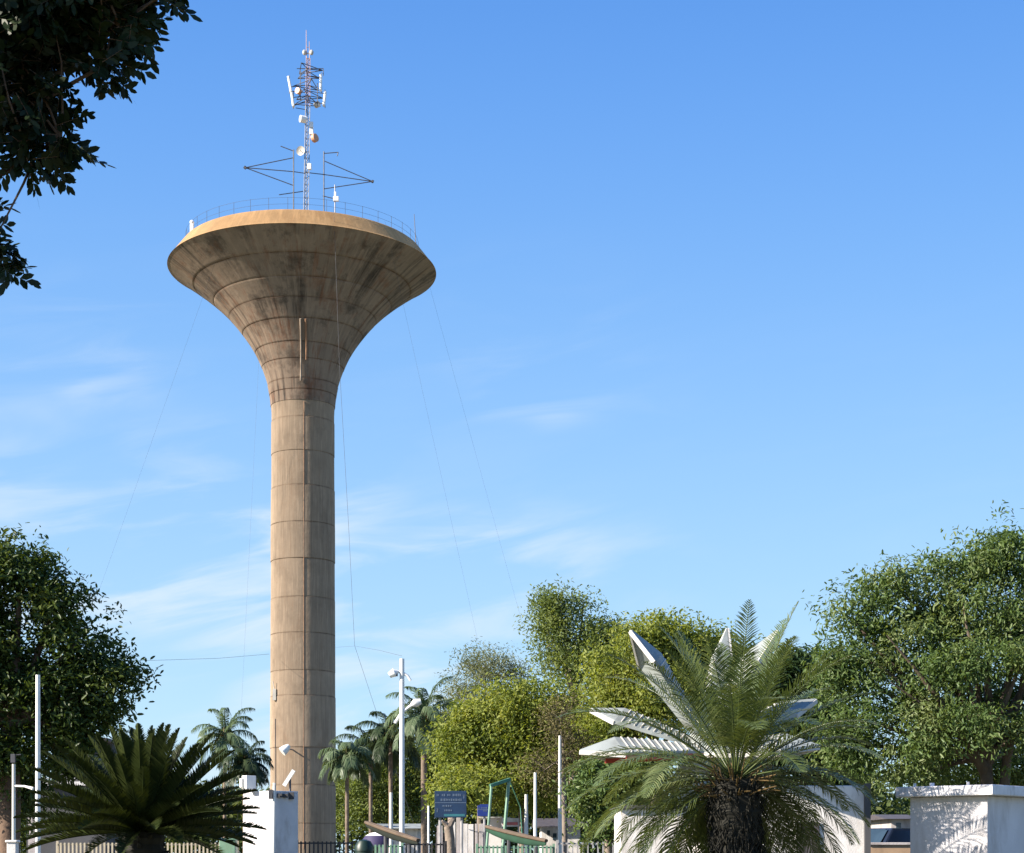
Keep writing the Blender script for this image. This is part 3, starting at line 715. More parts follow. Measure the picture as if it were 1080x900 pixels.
# ------------------------------------------------------------------ queen palms in the distance
def queen_palm(label, px, crown_y, D, spread_px, m_leaf, seed, nf=18, tr=0.095, lean=0.0):
    rg = np.random.default_rng(seed); s = D/F
    top = W(px, crown_y, D); base = Vector((top.x + lean, D, 0))
    t = empty('queen_palm', base, label, 'palm tree', 'slim palms in the background')
    mb = MB(); n = 14
    mb.tube([base.lerp(top, i/n) for i in range(n+1)], [tr*(1.25 if i == 0 else 1.0 + 0.06*(i % 2)) for i in range(n+1)], 10)
    mb.build('trunk', M_PALMBARK, t, smooth=True)
    cs = MB(); cs.tube([top - Vector((0, 0, 0.5)), top, top + Vector((0, 0, 0.45))], [tr*1.1, tr*1.5, tr*0.5], 8)
    for k in range(14):
        a = rg.uniform(0, 6.28); cs.tube([top + Vector((0, 0, -0.2)), top + Vector((math.cos(a)*0.35, math.sin(a)*0.35, 0.1)), top + Vector((math.cos(a)*0.5, math.sin(a)*0.5, -0.5*rg.random()))], [0.05, 0.04, 0.02], 5)
    cs.build('crownshaft', M_PETIOLE, t, smooth=True)
    Vs, Qs, k = [], [], 0; L0 = spread_px*s*1.35
    for i in range(nf):
        a = 2*math.pi*(i*0.382) + rg.uniform(-0.2, 0.2); e = R(75 - 95*(i/nf)) + rg.uniform(-0.1, 0.1)
        d0 = (math.cos(a)*math.cos(e), math.sin(a)*math.cos(e), math.sin(e))
        pts, V, Q = frond_arrays(top, d0, L0*rg.uniform(0.85, 1.1), 1.9, 0.6, 34, 0.2, 0.06, rg, 0.75, 10)
        Vs.append(V); Qs.append(Q + k); k += len(V)
        V, Q = rachis_arrays(pts, 0.035, 0.012, k); Vs.append(V); Qs.append(Q); k += len(V)
    np_mesh('crown', np.concatenate(Vs), np.concatenate(Qs), m_leaf, t)

queen_palm('pale feathery palm behind the cycad, left of the tower', 237, 776, 92, 34, L_QUEEN, 21, 18)
queen_palm('dark low palm crown close left of the tower shaft', 258, 806, 84, 26, L_QUEEND, 22, 22)
queen_palm('tall full palm with orange crownshaft behind the lamp post', 447, 757, 78, 40, L_QUEEN, 23, 24, 0.13)
queen_palm('slim brown palm just left of the lamp post', 412, 776, 80, 40, L_QUEEND, 24, 20)
queen_palm('pale slim palm just right of the tower base', 366, 800, 76, 26, L_QUEEN, 25, 18, 0.085)
queen_palm('low leafy palm between the tower and the lamp post', 391, 792, 88, 34, L_QUEEND, 26, 22)

# ------------------------------------------------------------------ broadleaf trees
tree('dark dense tree at the left edge of the photo', [(-20, 610, 55, 42), (22, 600, 34, 32), (-60, 680, 80, 60), (55, 640, 36, 36), (80, 680, 42, 34), (112, 716, 36, 26), (60, 735, 55, 38), (-20, 740, 70, 60), (95, 752, 36, 20), (0, 800, 50, 30), (-70, 790, 60, 40), (75, 778, 34, 18), (5, 845, 30, 34, 1.5), (60, 800, 30, 22, 2)],
     42, 5, (10, 760), 0.32, L_LEFT, M_BARK, 31, 950, 30, 0.26, 0.24, 0.42, 0.35)
tree('large spreading tree with visible limbs behind the right booth', [(898, 650, 26, 24), (945, 622, 42, 26), (1005, 598, 46, 26), (1060, 588, 44, 30), (1110, 600, 50, 40), (912, 695, 44, 36), (965, 668, 50, 36), (1030, 648, 56, 34), (1085, 660, 50, 40), (905, 755, 44, 40), (955, 735, 40, 34), (948, 795, 50, 30), (880, 705, 22, 30), (885, 785, 28, 30), (1010, 765, 30, 22, -1.3), (1000, 770, 22, 40, 1.5), (1090, 740, 30, 40, 1.8), (1040, 720, 60, 40, 2.6), (1000, 705, 40, 22, -1.2), (1062, 700, 36, 20, -1.4), (1075, 775, 30, 24, -1.0), (975, 775, 30, 24, -1.0), (1130, 700, 50, 60), (985, 815, 40, 18, 2), (1010, 800, 40, 26, 3), (1070, 805, 44, 30, 4), (1120, 790, 40, 40, 4)],
     45, 1043, (1040, 800), 0.24, L_RIGHT, M_BARKD, 32, 1080, 32, 0.29, 0.23, 0.36, 0.3, droop=0.6,
     limbs=[[(1040, 815, 0, 0.174), (1020, 775, -0.3, 0.124), (995, 745, -0.6, 0.093), (965, 705, -0.9, 0.050), (935, 670, -1, 0.012)], [(1042, 805, 0, 0.161), (1048, 760, -0.3, 0.112), (1040, 715, -0.6, 0.074), (1020, 665, -0.9, 0.037), (1015, 630, -0.6, 0.009)], [(1055, 880, 0.3, 0.161), (1062, 800, 0.1, 0.124), (1075, 740, -0.3, 0.087), (1085, 680, -0.5, 0.043), (1082, 640, -0.4, 0.012)], [(1000, 752, -0.5, 0.062), (975, 745, -0.8, 0.043), (940, 720, -1.0, 0.012)], [(1046, 770, -0.3, 0.074), (1062, 722, -0.6, 0.056), (1066, 670, -0.8, 0.025), (1062, 640, -0.6, 0.009)]])
tree('sparse pale feathery tree rising behind the yellow green tree', [(512, 704, 30, 20), (488, 736, 26, 22), (540, 718, 24, 18), (470, 760, 16, 16), (525, 745, 35, 20)], 88, 505, (508, 780), 0.2, L_PALE, M_BARKG, 33, 420, 16, 0.42, 0.24, 0.3, 0.2, shell=0.3)
tree('yellow green tree behind the blue road sign', [(520, 762, 40, 32), (565, 742, 36, 28), (490, 792, 34, 32), (555, 795, 46, 38), (600, 765, 30, 34), (540, 828, 55, 22), (480, 836, 24, 13, -2.5), (508, 828, 30, 14, -2.5)], 70, 552, (552, 835), 0.24, L_YEL, M_BARKG, 34, 760, 30, 0.46, 0.27, 0.48, 0.35)
tree('tall thin topped tree rising highest of the middle trees', [(590, 640, 24, 14), (582, 632, 14, 9), (616, 634, 16, 8), (578, 668, 20, 24), (606, 672, 36, 24), (638, 668, 22, 20), (600, 705, 34, 22), (640, 700, 30, 24)], 82, 605, (604, 740), 0.22, L_MID, M_BARKG, 35, 300, 28, 0.46, 0.26, 0.42, 0.3, shell=0.4)
tree('round yellow green tree behind the star shaped roof', [(692, 672, 38, 26), (660, 712, 40, 34), (722, 690, 42, 36), (648, 752, 36, 32), (700, 735, 50, 40), (750, 700, 40, 30), (640, 790, 34, 26)], 66, 690, (690, 800), 0.24, L_YEL, M_BARKG, 36, 760, 30, 0.42, 0.25, 0.45, 0.35)
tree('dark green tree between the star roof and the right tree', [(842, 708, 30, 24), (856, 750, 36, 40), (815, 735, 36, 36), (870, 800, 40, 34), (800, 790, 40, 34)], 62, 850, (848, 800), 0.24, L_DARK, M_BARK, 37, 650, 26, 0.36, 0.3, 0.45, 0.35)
tree('brown half dry tree tangled beside the thin pale flagpole', [(590, 760, 18, 26), (600, 795, 22, 24), (575, 812, 22, 18)], 63, 596, (594, 800), 0.12, L_BROWN, M_BARKG, 38, 150, 14, 0.35, 0.2, 0.3, 0.2, twigs=60, shell=0.2)
tree('dark leafy tree under the left eave of the star roof', [(640, 832, 28, 26), (655, 862, 22, 24), (622, 850, 20, 20), (670, 815, 30, 20)], 46, 640, (642, 850), 0.14, L_RIGHT, M_BARKG, 39, 320, 26, 0.2, 0.2, 0.45, 0.4)
tree('leafy green tree filling in behind the slim palms by the lamp post', [(372, 845, 26, 34), (402, 826, 30, 40), (432, 812, 30, 44), (462, 800, 28, 40), (440, 850, 40, 30)], 122, 425, (425, 850), 0.2, L_MID, M_BARKG, 41, 620, 24, 0.5, 0.34, 0.5, 0.4)
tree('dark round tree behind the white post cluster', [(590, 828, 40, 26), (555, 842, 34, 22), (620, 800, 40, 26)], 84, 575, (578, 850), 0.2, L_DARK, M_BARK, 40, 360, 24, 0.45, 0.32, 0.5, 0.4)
# distant wood seen between the trunks: one mass
rg = np.random.default_rng(50); nb = 5200
xs = rg.uniform(-75, 1160, nb)
tops = 826 + 16*np.sin(xs/37.0) + 12*np.sin(xs/17.0 + 2) + np.where((xs > 160) & (xs < 300), 8, 0) - np.where((xs > 360) & (xs < 560), 12, 0)
hh = (HORIZON - tops); fr = rg.random(nb)**0.75
Dd = rg.uniform(124, 146, nb)
P0 = np.stack([(xs-540)/F*Dd, Dd, np.maximum(0.2, EYE*fr + hh*fr/F*Dd)], 1)
P0 = (P0[:, None, :] + rg.normal(size=(nb, 16, 3))*0.6).reshape(-1, 3); P0 = P0[P0[:, 2] > 0.05]
V, Q = leaf_arrays(P0, 0.5, 0.55, 0.5, None, rg)
tag(np_mesh('far_wood', V, Q, L_FAR), 'distant dark green line of trees behind the street', 'wood', kind='stuff')

# ------------------------------------------------------------------ overhanging near tree (trunk out of frame on the left)
rr = random.Random(60)
nt_base = Vector((-6.6, 9.6, 0))
near = empty('overhanging_tree', nt_base, 'dark overhanging tree branches with small leaves in the top left corner', 'tree')
ND = 9.0
mb = MB(); fork = Vector((-6.0, 9.3, 3.6))
mb.tube([nt_base, nt_base.lerp(fork, 0.5) + Vector((0.1, 0, 0)), fork], [0.36, 0.28, 0.24], 12)
vis = [(10, 20, 70, 60), (72, 26, 50, 42), (126, 28, 22, 22), (22, 105, 48, 52), (64, 146, 24, 22), (34, 172, 22, 16), (108, 70, 20, 16), (-4, 272, 18, 20), (-30, 230, 30, 40), (180, -10, 14, 4), (-40, 60, 60, 90), (95, -20, 90, 30)]
off_ = [(-250, 40, 200, 170), (-480, 150, 220, 200), (-700, 30, 240, 220), (-350, -220, 300, 200), (-80, -160, 160, 110), (-900, 200, 220, 220), (-650, -320, 260, 180)]
Vs, Qs, k = [], [], 0
for bls, n_cl, per, spd, size, asp, shl in ((vis, 800, 13, 0.05, 0.068, 0.44, 0.1), (off_, 900, 17, 0.16, 0.16, 0.46, 0.2)):
    rg = np.random.default_rng(61)
    Cc, o = blob_clusters(bls, ND, n_cl, rg, 1.0, shl)
    # each spray: a thin twig with paired leaves along it
    tw = unit(rg.normal(size=(n_cl, 3))*np.array([1, 1, 0.7]) + np.array([0.35, 0, -0.45])); Lt = spd*rg.uniform(2.0, 4.2, (n_cl, 1))
    sd_ = unit(np.cross(tw, rg.normal(size=(n_cl, 3)))); nn_ = np.cross(tw, sd_)
    half = per//2
    for j in range(per):
        t_ = (j//2 + 0.6)/half; sg = 1 if j % 2 else -1
        B0 = Cc + tw*Lt*t_; d_ = unit(sd_*sg*0.85 + tw*0.75 + rg.normal(0, 0.22, (n_cl, 3)) + np.array([0, 0, -0.15]))
        if j >= per-1: d_ = unit(tw + rg.normal(0, 0.15, (n_cl, 3)))
        n_ = unit(nn_ + rg.normal(0, 0.3, (n_cl, 3))); w_ = unit(np.cross(n_, d_)); l_ = size*rg.uniform(0.75, 1.2, (n_cl, 1)); hw = w_*l_*asp*0.5
        V = np.stack([B0, B0 + d_*l_*0.35 + hw, B0 + d_*l_*0.75 + hw*0.8, B0 + d_*l_, B0 + d_*l_*0.75 - hw*0.8, B0 + d_*l_*0.35 - hw], 1).reshape(-1, 3)
        kk = k + np.arange(n_cl)[:, None]*6
        Vs.append(V); Qs.append(np.concatenate([kk + np.array([[0, 1, 2, 3]]), kk + np.array([[0, 3, 4, 5]])])); k += len(V)
    th = 0.0016*(size/0.07)
    for i in range(n_cl): mb.tube([Cc[i], Cc[i] + tw[i]*Lt[i]], [th*1.4, th*0.7], 3, cap=False)
    for bl in bls:
        c = W(bl[0], bl[1], ND)
        e = limb(mb, fork, c, 0.07 if bls is vis else 0.14, 0.008, rr, 0.06, 8)
        if bls is vis:
            for q in range(9):
                cc = Vector(Cc[rr.randrange(len(Cc))])
                if (cc - c).length < 0.6: limb(mb, c, cc, 0.008, 0.003, rr, 0.1, 4)
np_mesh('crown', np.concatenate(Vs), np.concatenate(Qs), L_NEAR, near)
mb.build('trunk', M_BARK, near, smooth=True)
# an unseen second tree, added beyond the left edge to shade the cycad
tree('unseen leafy tree added beyond the left edge to shade the cycad', [(-960, 620, 160, 120), (-1100, 500, 150, 120), (-880, 500, 120, 90), (-1050, 700, 140, 80)], 18.2, -1000, (-1000, 760), 0.2, L_LEFT, M_BARK, 63, 420, 22, 0.22, 0.2, 0.45, 0.4)

# ------------------------------------------------------------------ cycad in front on the left
CD = 20.0
def frond_obj(parent, name, base, d0, length, droop, leaflet, n_lf, vee, width, rg, m, lfd, r0, seg=12, bare=0.12):
    pts, V, Q = frond_arrays(base, d0, length, droop, leaflet, n_lf, vee, width, rg, lfd, seg, bare)
    V2, Q2 = rachis_arrays(pts, r0, r0*0.3, len(V))
    return np_mesh(name, np.concatenate([V, V2]), np.concatenate([Q, Q2]), m, parent)
cyb = W(150, 900, CD); cyb.z = 0
cyc = empty('cycad', cyb, 'dark green cycad with stiff upright fronds in front of the street', 'cycad')
hub = W(150, 878, CD)
mb = MB(); n = 26; mb.tube([cyb.lerp(hub, i/n) for i in range(n+1)], [0.24 + 0.03*(i % 2) for i in range(n+1)], 14)
rr = random.Random(70)
for k in range(170):
    a = rr.uniform(0, 6.28); z = rr.uniform(0.05, hub.z - 0.05); d = Vector((math.cos(a), math.sin(a), 0.5))
    p = Vector((cyb.x, cyb.y, z)) + Vector((math.cos(a), math.sin(a), 0))*0.23; mb.tube([p, p + d*0.09], [0.035, 0.012], 5)
mb.build('trunk', M_SKIRT, cyc)
rg = np.random.default_rng(71); NC = 96
for i in range(NC):
    f = i/(NC-1); a = 2*math.pi*i*0.381966 + rg.uniform(-0.15, 0.15)
    e = R(85 - 88*f**0.9) + rg.uniform(-0.06, 0.06)
    d0 = (math.cos(a)*math.cos(e), math.sin(a)*math.cos(e), math.sin(e))
    b0 = hub + Vector((d0[0], d0[1], 0))*0.12
    Lf = min(1.22/max(0.3, math.sin(max(e, 0.0))), 1.36)*rg.uniform(0.92, 1.06)
    frond_obj(cyc, 'frond', b0, d0, Lf, 0.22 + 0.16*f, 0.19, 96, 0.75, 0.017, rg, L_CYC, 0.06, 0.012, 10, 0.08)

# ------------------------------------------------------------------ date palm in front on the right
PD = 22.0
pb = W(776, 900, PD); pb.z = 0
dp = empty('date_palm', pb, 'shaggy date palm with arching fronds before the star roofed pavilion', 'palm tree')
hub = W(776, 822, PD)
mb = MB(); n = 30
mb.tube([pb.lerp(hub, i/n) for i in range(n+1)], [0.25 + 0.02*(i % 2) + (0.07 if i > 20 else 0)*(1 - abs(i-25)/6 if i > 20 else 0) for i in range(n+1)], 16)
rr = random.Random(80)
for k in range(1700):
    a = rr.uniform(0, 6.28); z = rr.uniform(0.15, hub.z - 0.05); r0 = 0.22 + rr.uniform(0, 0.06)
    p = Vector((pb.x + math.cos(a)*r0, pb.y + math.sin(a)*r0, z)); L_ = rr.uniform(0.12, 0.34); o_ = rr.uniform(0.1, 0.75)
    d = Vector((math.cos(a + rr.uniform(-0.5, 0.5))*o_, math.sin(a + rr.uniform(-0.5, 0.5))*o_, -1 if rr.random() < 0.75 else 0.7)).normalized()
    mb.tube([p, p + d*L_*0.5 + Vector((math.cos(a), math.sin(a), 0))*0.03, p + d*L_], [0.014, 0.010, 0.003], 3, cap=False)
mb.build('trunk', M_SKIRT, dp)
mb = MB()
for k in range(70):
    a = rr.uniform(0, 6.28); e = R(rr.uniform(-5, 70)); p = hub + Vector((math.cos(a)*0.16, math.sin(a)*0.16, rr.uniform(-0.28, 0.02)))
    d = Vector((math.cos(a)*math.cos(e), math.sin(a)*math.cos(e), math.sin(e))); mb.tube([p, p + d*0.2, p + d*rr.uniform(0.3, 0.5)], [0.017, 0.011, 0.006], 5)
mb.build('frond_stalks', M_PETIOLE, dp)
rg = np.random.default_rng(81); NP = 96
for i in range(NP):
    f = i/(NP-1); a = 2*math.pi*i*0.381966 + rg.uniform(-0.2, 0.2)
    e = R(80 - 112*f**0.88) + rg.uniform(-0.12, 0.12)
    if f > 0.5 and math.sin(a) < -0.45: a += 2.2*(1 if math.cos(a) > 0 else -1)
    d0 = (math.cos(a)*math.cos(e), math.sin(a)*math.cos(e), math.sin(e))
    Lf = (2.12 - 0.12*f + (0.12 if f < 0.35 else 0))*rg.uniform(0.85, 1.08)
    if math.cos(a) < -0.3 and 0.1 < e < 1.0: Lf *= 1.14
    frond_obj(dp, 'frond', hub + Vector((d0[0], d0[1], d0[2]*0.5))*0.12, d0, Lf, rg.uniform(0.45, 0.8) + 1.0*f, 0.37, 58, 0.30, 0.018, rg, L_DATE, 0.14 + 0.3*f, 0.013, 14, 0.2)

# ------------------------------------------------------------------ star-roofed pavilion
KD = 36.0; ks = KD/F
kc = Vector(((741-540)*ks, KD, 0))
pav = empty('pavilion', kc, 'white pavilion with a star shaped folded metal roof behind the date palm', 'pavilion')
def petal(tip, w, h, hub_p, fascia=None, wf=0.72):
    """folded roof leaf: inverted V section from the hub to a pointed tip, closed gable near the tip"""
    tip = Vector(tip); d = (tip - hub_p); L_ = d.length; d.normalize()
    s = d.cross(Vector((0, 0, 1))).normalized(); nn = s.cross(d).normalized()
    mb = MB(); st = [(0.0, 0.35*w, 0.3*h), (0.4, 0.8*w, 0.75*h), (wf, w, h)]
    def sec(t, ww, hh_): c = hub_p + d*(L_*t); return [c - s*ww, c + nn*hh_, c + s*ww]
    th = 0.07; rows = [sec(*q) for q in st]
    k0 = len(mb.v)
    for r_ in rows:
        for p in r_: mb.v.append(tuple(p))
        for p in r_: mb.v.append(tuple(p - nn*th))
    for i in range(len(rows)-1):
        a, b = k0 + i*6, k0 + (i+1)*6
        mb.f += [(a, a+1, b+1, b), (a+1, a+2, b+2, b+1), (a+3, b+3, b+4, a+4), (a+4, b+4, b+5, a+5), (a, b, b+3, a+3), (a+2, a+5, b+5, b+2)]
    # pointed end: ridge runs out to the tip
    e = k0 + (len(rows)-1)*6; kt = len(mb.v); mb.v.append(tuple(tip + nn*h*0.35)); mb.v.append(tuple(tip + nn*(h*0.35 - th)))
    mb.f += [(e, e+1, kt), (e+1, e+2, kt), (e+3, kt+1, e+4), (e+4, kt+1, e+5), (e, kt, kt+1, e+3), (e+2, e+5, kt+1, kt)]
    o = mb.build('roof_leaf', M_ROOFW, pav)
    # standing seams down both slopes
    sm = MB(); N_ = 13
    for i in range(1, N_):
        t = i/N_*wf
        j = 0 if t < 0.4 else 1; q0, q1 = st[j], st[j+1]; f = (t-q0[0])/(q1[0]-q0[0])
        A, Rg, B = sec(t, q0[1]+(q1[1]-q0[1])*f, q0[2]+(q1[2]-q0[2])*f)
        up2 = nn*0.012
        sm.bar(A + up2, Rg + up2, 0.022); sm.bar(Rg + up2, B + up2, 0.022)
    sm.build('seam', M_DISH, o)
    # white barge boards along the pointed end
    gb = MB(); A, Rg, B = rows[-1]; T_ = tip + nn*h*0.35
    gb.bar(A - nn*0.06, T_ - nn*0.06, 0.04, 0.09); gb.bar(B - nn*0.06, T_ - nn*0.06, 0.04, 0.09)
    gb.build('barge_board', M_GABLE, o)
    if fascia:
        fb = MB()
        for k in (0, 2):
            for i in range(len(rows)-1): fb.bar(rows[i][k] - nn*0.11, rows[i+1][k] - nn*0.11, 0.04, 0.1)
        fb.build('fascia', fascia, o)
    return o
hubp = W(741, 792, KD)
def tp(px, py, dy): v_ = W(px, py, KD + dy); return v_
petal(tp(612, 797, -0.8), 0.62, 0.36, hubp, M_REDTRIM)
petal(tp(622, 752, 0.9), 0.55, 0.32, hubp + Vector((0, 0.2, 0.1)))
petal(tp(662, 668, -0.3), 0.5, 0.36, hubp + Vector((0, 0.1, 0.25)))
petal(tp(768, 664, 1.3), 0.24, 0.2, hubp + Vector((0, 0.3, 0.3)))
petal(tp(824, 668, -0.3), 0.5, 0.36, hubp + Vector((0, 0.1, 0.25)))
petal(tp(862, 742, 0.9), 0.55, 0.32, hubp + Vector((0, 0.2, 0.1)))
petal(tp(864, 792, -0.8), 0.62, 0.36, hubp, M_GABLE)
def prism_wall(mb, x0, x1, y0, y1, z0, z1): mb.box(((x0+x1)/2, (y0+y1)/2, (z0+z1)/2), (x1-x0, y1-y0, z1-z0))
def kx(px): return (px-540)*ks
mb = MB(); prism_wall(mb, kx(655), kx(738), KD+0.2, KD+2.4, 0, EYE + (900-853)*ks); mb.build('side_wall', M_WALL, pav, bevel=0.02)
mb = MB(); prism_wall(mb, kx(738)+0.003, kx(912), KD-0.2, KD+2.6, 0, EYE + (900-829)*ks); mb.build('main_wall', M_WALL, pav, bevel=0.02)
mb = MB(); prism_wall(mb, kx(650), kx(738), KD+0.1, KD+2.5, EYE + 47.2*ks, EYE + 51*ks); mb.build('wall_cap', M_GREYWALL, pav)
mb = MB(); prism_wall(mb, kx(909), kx(915), KD-0.32, KD-0.203, 0, EYE + 73*ks); mb.build('corner_post', M_GREYWALL, pav)
mb = MB(); prism_wall(mb, kx(838), kx(862), KD-0.24, KD-0.203, 0.05, 2.25); d_ = mb.build('door', M_DARKROOF, pav)
mb = MB(); mb.box((kx(859), KD-0.26, 1.1), (0.04, 0.04, 0.14)); mb.build('handle', M_STEEL, d_)
mb = MB(); mb.lathe([(0.45, 0), (0.5, 1.2), (0.35, 1.75)], (hubp.x, hubp.y + 0.4, hubp.z - 1.4), 16); mb.build('roof_column', M_ROOFW, pav)

# ------------------------------------------------------------------ booths
def booth(name, label, cat, corner, left_dir, wl, wr, z_top, slab, over, m):
    """booth seen on the corner: plan rectangle from the near corner"""
    cx, cy = corner; ld = Vector((left_dir[0], left_dir[1], 0)).normalized(); rd = Vector((-ld.y, ld.x, 0))
    if rd.y < 0: rd = -rd
    if rd.x < 0: rd = Vector((ld.y, -ld.x, 0))
    o = empty(name, (cx, cy, 0), label, cat)
    ang = math.atan2(rd.y, rd.x)
    ctr = Vector((cx, cy, 0)) + ld*wl/2 + rd*wr/2
    M = Matrix((( rd.x, ld.x, 0), (rd.y, ld.y, 0), (0, 0, 1)))
    mb = MB(); mb.box((ctr.x, ctr.y, (z_top - slab)/2), (wr, wl, z_top - slab), M=M)
    mb.build('wall', m, o, bevel=0.015)
    mb = MB(); mb.box((ctr.x, ctr.y, z_top - slab/2 + 0.002), (wr + 2*over, wl + 2*over, slab), M=M)
    mb.build('roof_slab', M_SLAB, o, bevel=0.012)
    return o, ctr, ld, rd
BD = 22.0; bs = BD/F
rb, rbc, rbl, rbr = booth('utility_booth', 'white utility booth with a flat slab roof at the right edge', 'booth', ((1043-540)*bs, BD + 0.06), (-0.74, 0.67), 1.12, 2.2, EYE + 72*bs, 0.135, 0.14, M_WALL2)
mb = MB()
for f, w_ in ((0.25, 0.03), (0.72, 0.05), (0.95, 0.03)):
    p = Vector(rb.location) + rbl*1.1*f + Vector((0, 0, EYE + 72*bs + 0.02)); mb.box(p, (w_, w_, 0.06))
mb.build('roof_clip', M_SLAB, rb)
GD = 54.0; gs = GD/F
gb_, gc, gl, gr = booth('gate_booth', 'narrow white booth standing in front of the tower foot', 'booth', ((289-540)*gs, GD), (-0.72, 0.69), 1.6, 0.98, EYE + 66*gs, 0.06, 0.0, M_WALL2)
gp = Vector(gb_.location)
mb = MB(); mb.tube([gp + Vector((-0.03, -0.08, 0)), gp + Vector((0.02, -0.08, EYE + 74*gs))], 0.045, 8); mb.build('corner_pipe', M_WHITE, gb_, smooth=True)
mb = MB()
for f in (0.22, 0.45, 0.7): mb.box(gp + gr*0.98*f + Vector((0, -0.03, EYE + (900-839)*gs)) + Vector((gr.y, -gr.x, 0))*0.03, (0.16, 0.1, 0.22 if f > 0.6 else 0.13))
mb.build('meter_box', M_GREYWALL, gb_)
mb = MB(); mb.box(gp - Vector((0.09, 0.12, 0)) + Vector((0, 0, EYE + 62*gs)), (0.12, 0.1, 0.3)); mb.build('junction_box', M_DARKSTEEL, gb_)
bx = empty('roof_box', W(262, 833, GD + 0.6), 'small white box on the roof of the narrow booth', 'box')
p = W(262.5, 825.5, GD + 0.6)
mb = MB(); mb.box(p, (0.36, 0.3, 0.44), 0.7); mb.build('housing', M_WHITE, bx, bevel=0.02)
mb = MB(); mb.box(p + Vector((-0.2, -0.1, -0.02)), (0.14, 0.12, 0.3), 0.7); mb.build('side_unit', M_WHITE, bx, bevel=0.02)
sl = empty('solar_lamp', W(305, 833, GD + 0.5), 'tilted white lamp panel on a short stalk above the narrow booth', 'lamp')
mb = MB(); mb.bar(W(299.5, 829, GD + 0.5), W(310, 812.5, GD + 0.5), 0.12, 0.12); mb.build('lamp_panel', M_SOLAR, sl)
mb = MB(); mb.tube([W(306, 834.5, GD + 0.5), W(306, 821, GD + 0.55)], 0.035, 6); mb.build('stalk', M_DARKSTEEL, sl)

# ------------------------------------------------------------------ fences
def fence(label, px0, px1, D, top_y, m, gap, bw, group, base_z=0.0, infill=None, posts=2.4):
    a = W(px0, top_y, D); b = W(px1, top_y, D); L_ = b.x - a.x; h = a.z
    o = empty('fence', (a.x, D, 0), label, 'fence', group)
    mb = MB(); n = int(L_/gap)
    for i in range(n + 1): mb.box((a.x + gap*i, D, (h-0.1)/2 + 0.1), (bw, bw*0.6, h - 0.1))
    mb.build('bars', m, o)
    for z in (0.25, h - 0.06):
        mb = MB(); mb.box((a.x + L_/2, D + bw*0.3 + 0.022, z), (L_, 0.04, 0.05)); mb.build('rail', m, o)
    np_ = max(2, int(L_/posts) + 1)
    for i in range(np_):
        mb = MB(); x = a.x + L_*i/(np_-1); mb.box((x, D + 0.09, h/2 + 0.03), (0.08, 0.08, h + 0.06)); mb.build('post', m, o)
    return o
fence('cream picket fence behind the cycad', 60, 250, 56, 889, M_CREAM, 0.13, 0.055, 'street fences')
fence('dark iron bar fence at the foot of the water tower', 313, 386, 56, 887.5, M_IRON, 0.14, 0.05, 'street fences')
fence('green bar fence below the first canoe', 388, 424, 54, 891, M_PALEGREEN, 0.12, 0.06, 'street fences')
fence('dark bar fence between the green fence and the concrete panels', 424, 470, 56, 889, M_IRON, 0.14, 0.05, 'street fences')
fence('pale green fence below the leaning green frame', 503, 584, 54, 892, M_PALEGREEN, 0.13, 0.06, 'street fences')
fence('grey iron fence left of the pavilion', 588, 660, 54, 888, M_GREYIRON, 0.16, 0.045, 'street fences')
gcab = empty('green_cabinet', (W(241, 900, 53).x, 53, 0), 'pale green metal cabinet beside the narrow white booth', 'cabinet')
p = W(241, 886, 53)
mb = MB(); mb.box((p.x, 53, p.z/2), (0.5, 0.45, p.z)); mb.build('body', M_PALEGREEN, gcab, bevel=0.02)
mb = MB(); mb.box((p.x, 53, p.z + 0.025), (0.56, 0.5, 0.05)); mb.build('lid', M_PALEGREEN, gcab, bevel=0.01)
mb = MB(); mb.box((p.x + 0.15, 52.76, 1.2), (0.04, 0.04, 0.2)); mb.build('handle', M_IRON, gcab)
gbin = empty('litter_bin', (W(384, 900, 52).x, 52, 0), 'dark green round topped bin beside the iron bar fence', 'bin')
p = W(384, 889, 52)
mb = MB(); mb.lathe([(0.25, 0), (0.27, 0.1), (0.28, p.z - 0.25)], (p.x, 52, 0), 20); mb.build('body', M_DKGREEN, gbin, smooth=True)
mb = MB(); mb.lathe([(0.30, p.z - 0.25), (0.29, p.z - 0.1), (0.2, p.z + 0.05), (0.05, p.z + 0.1)], (p.x, 52, 0), 20); mb.build('lid', M_DKGREEN, gbin, smooth=True)

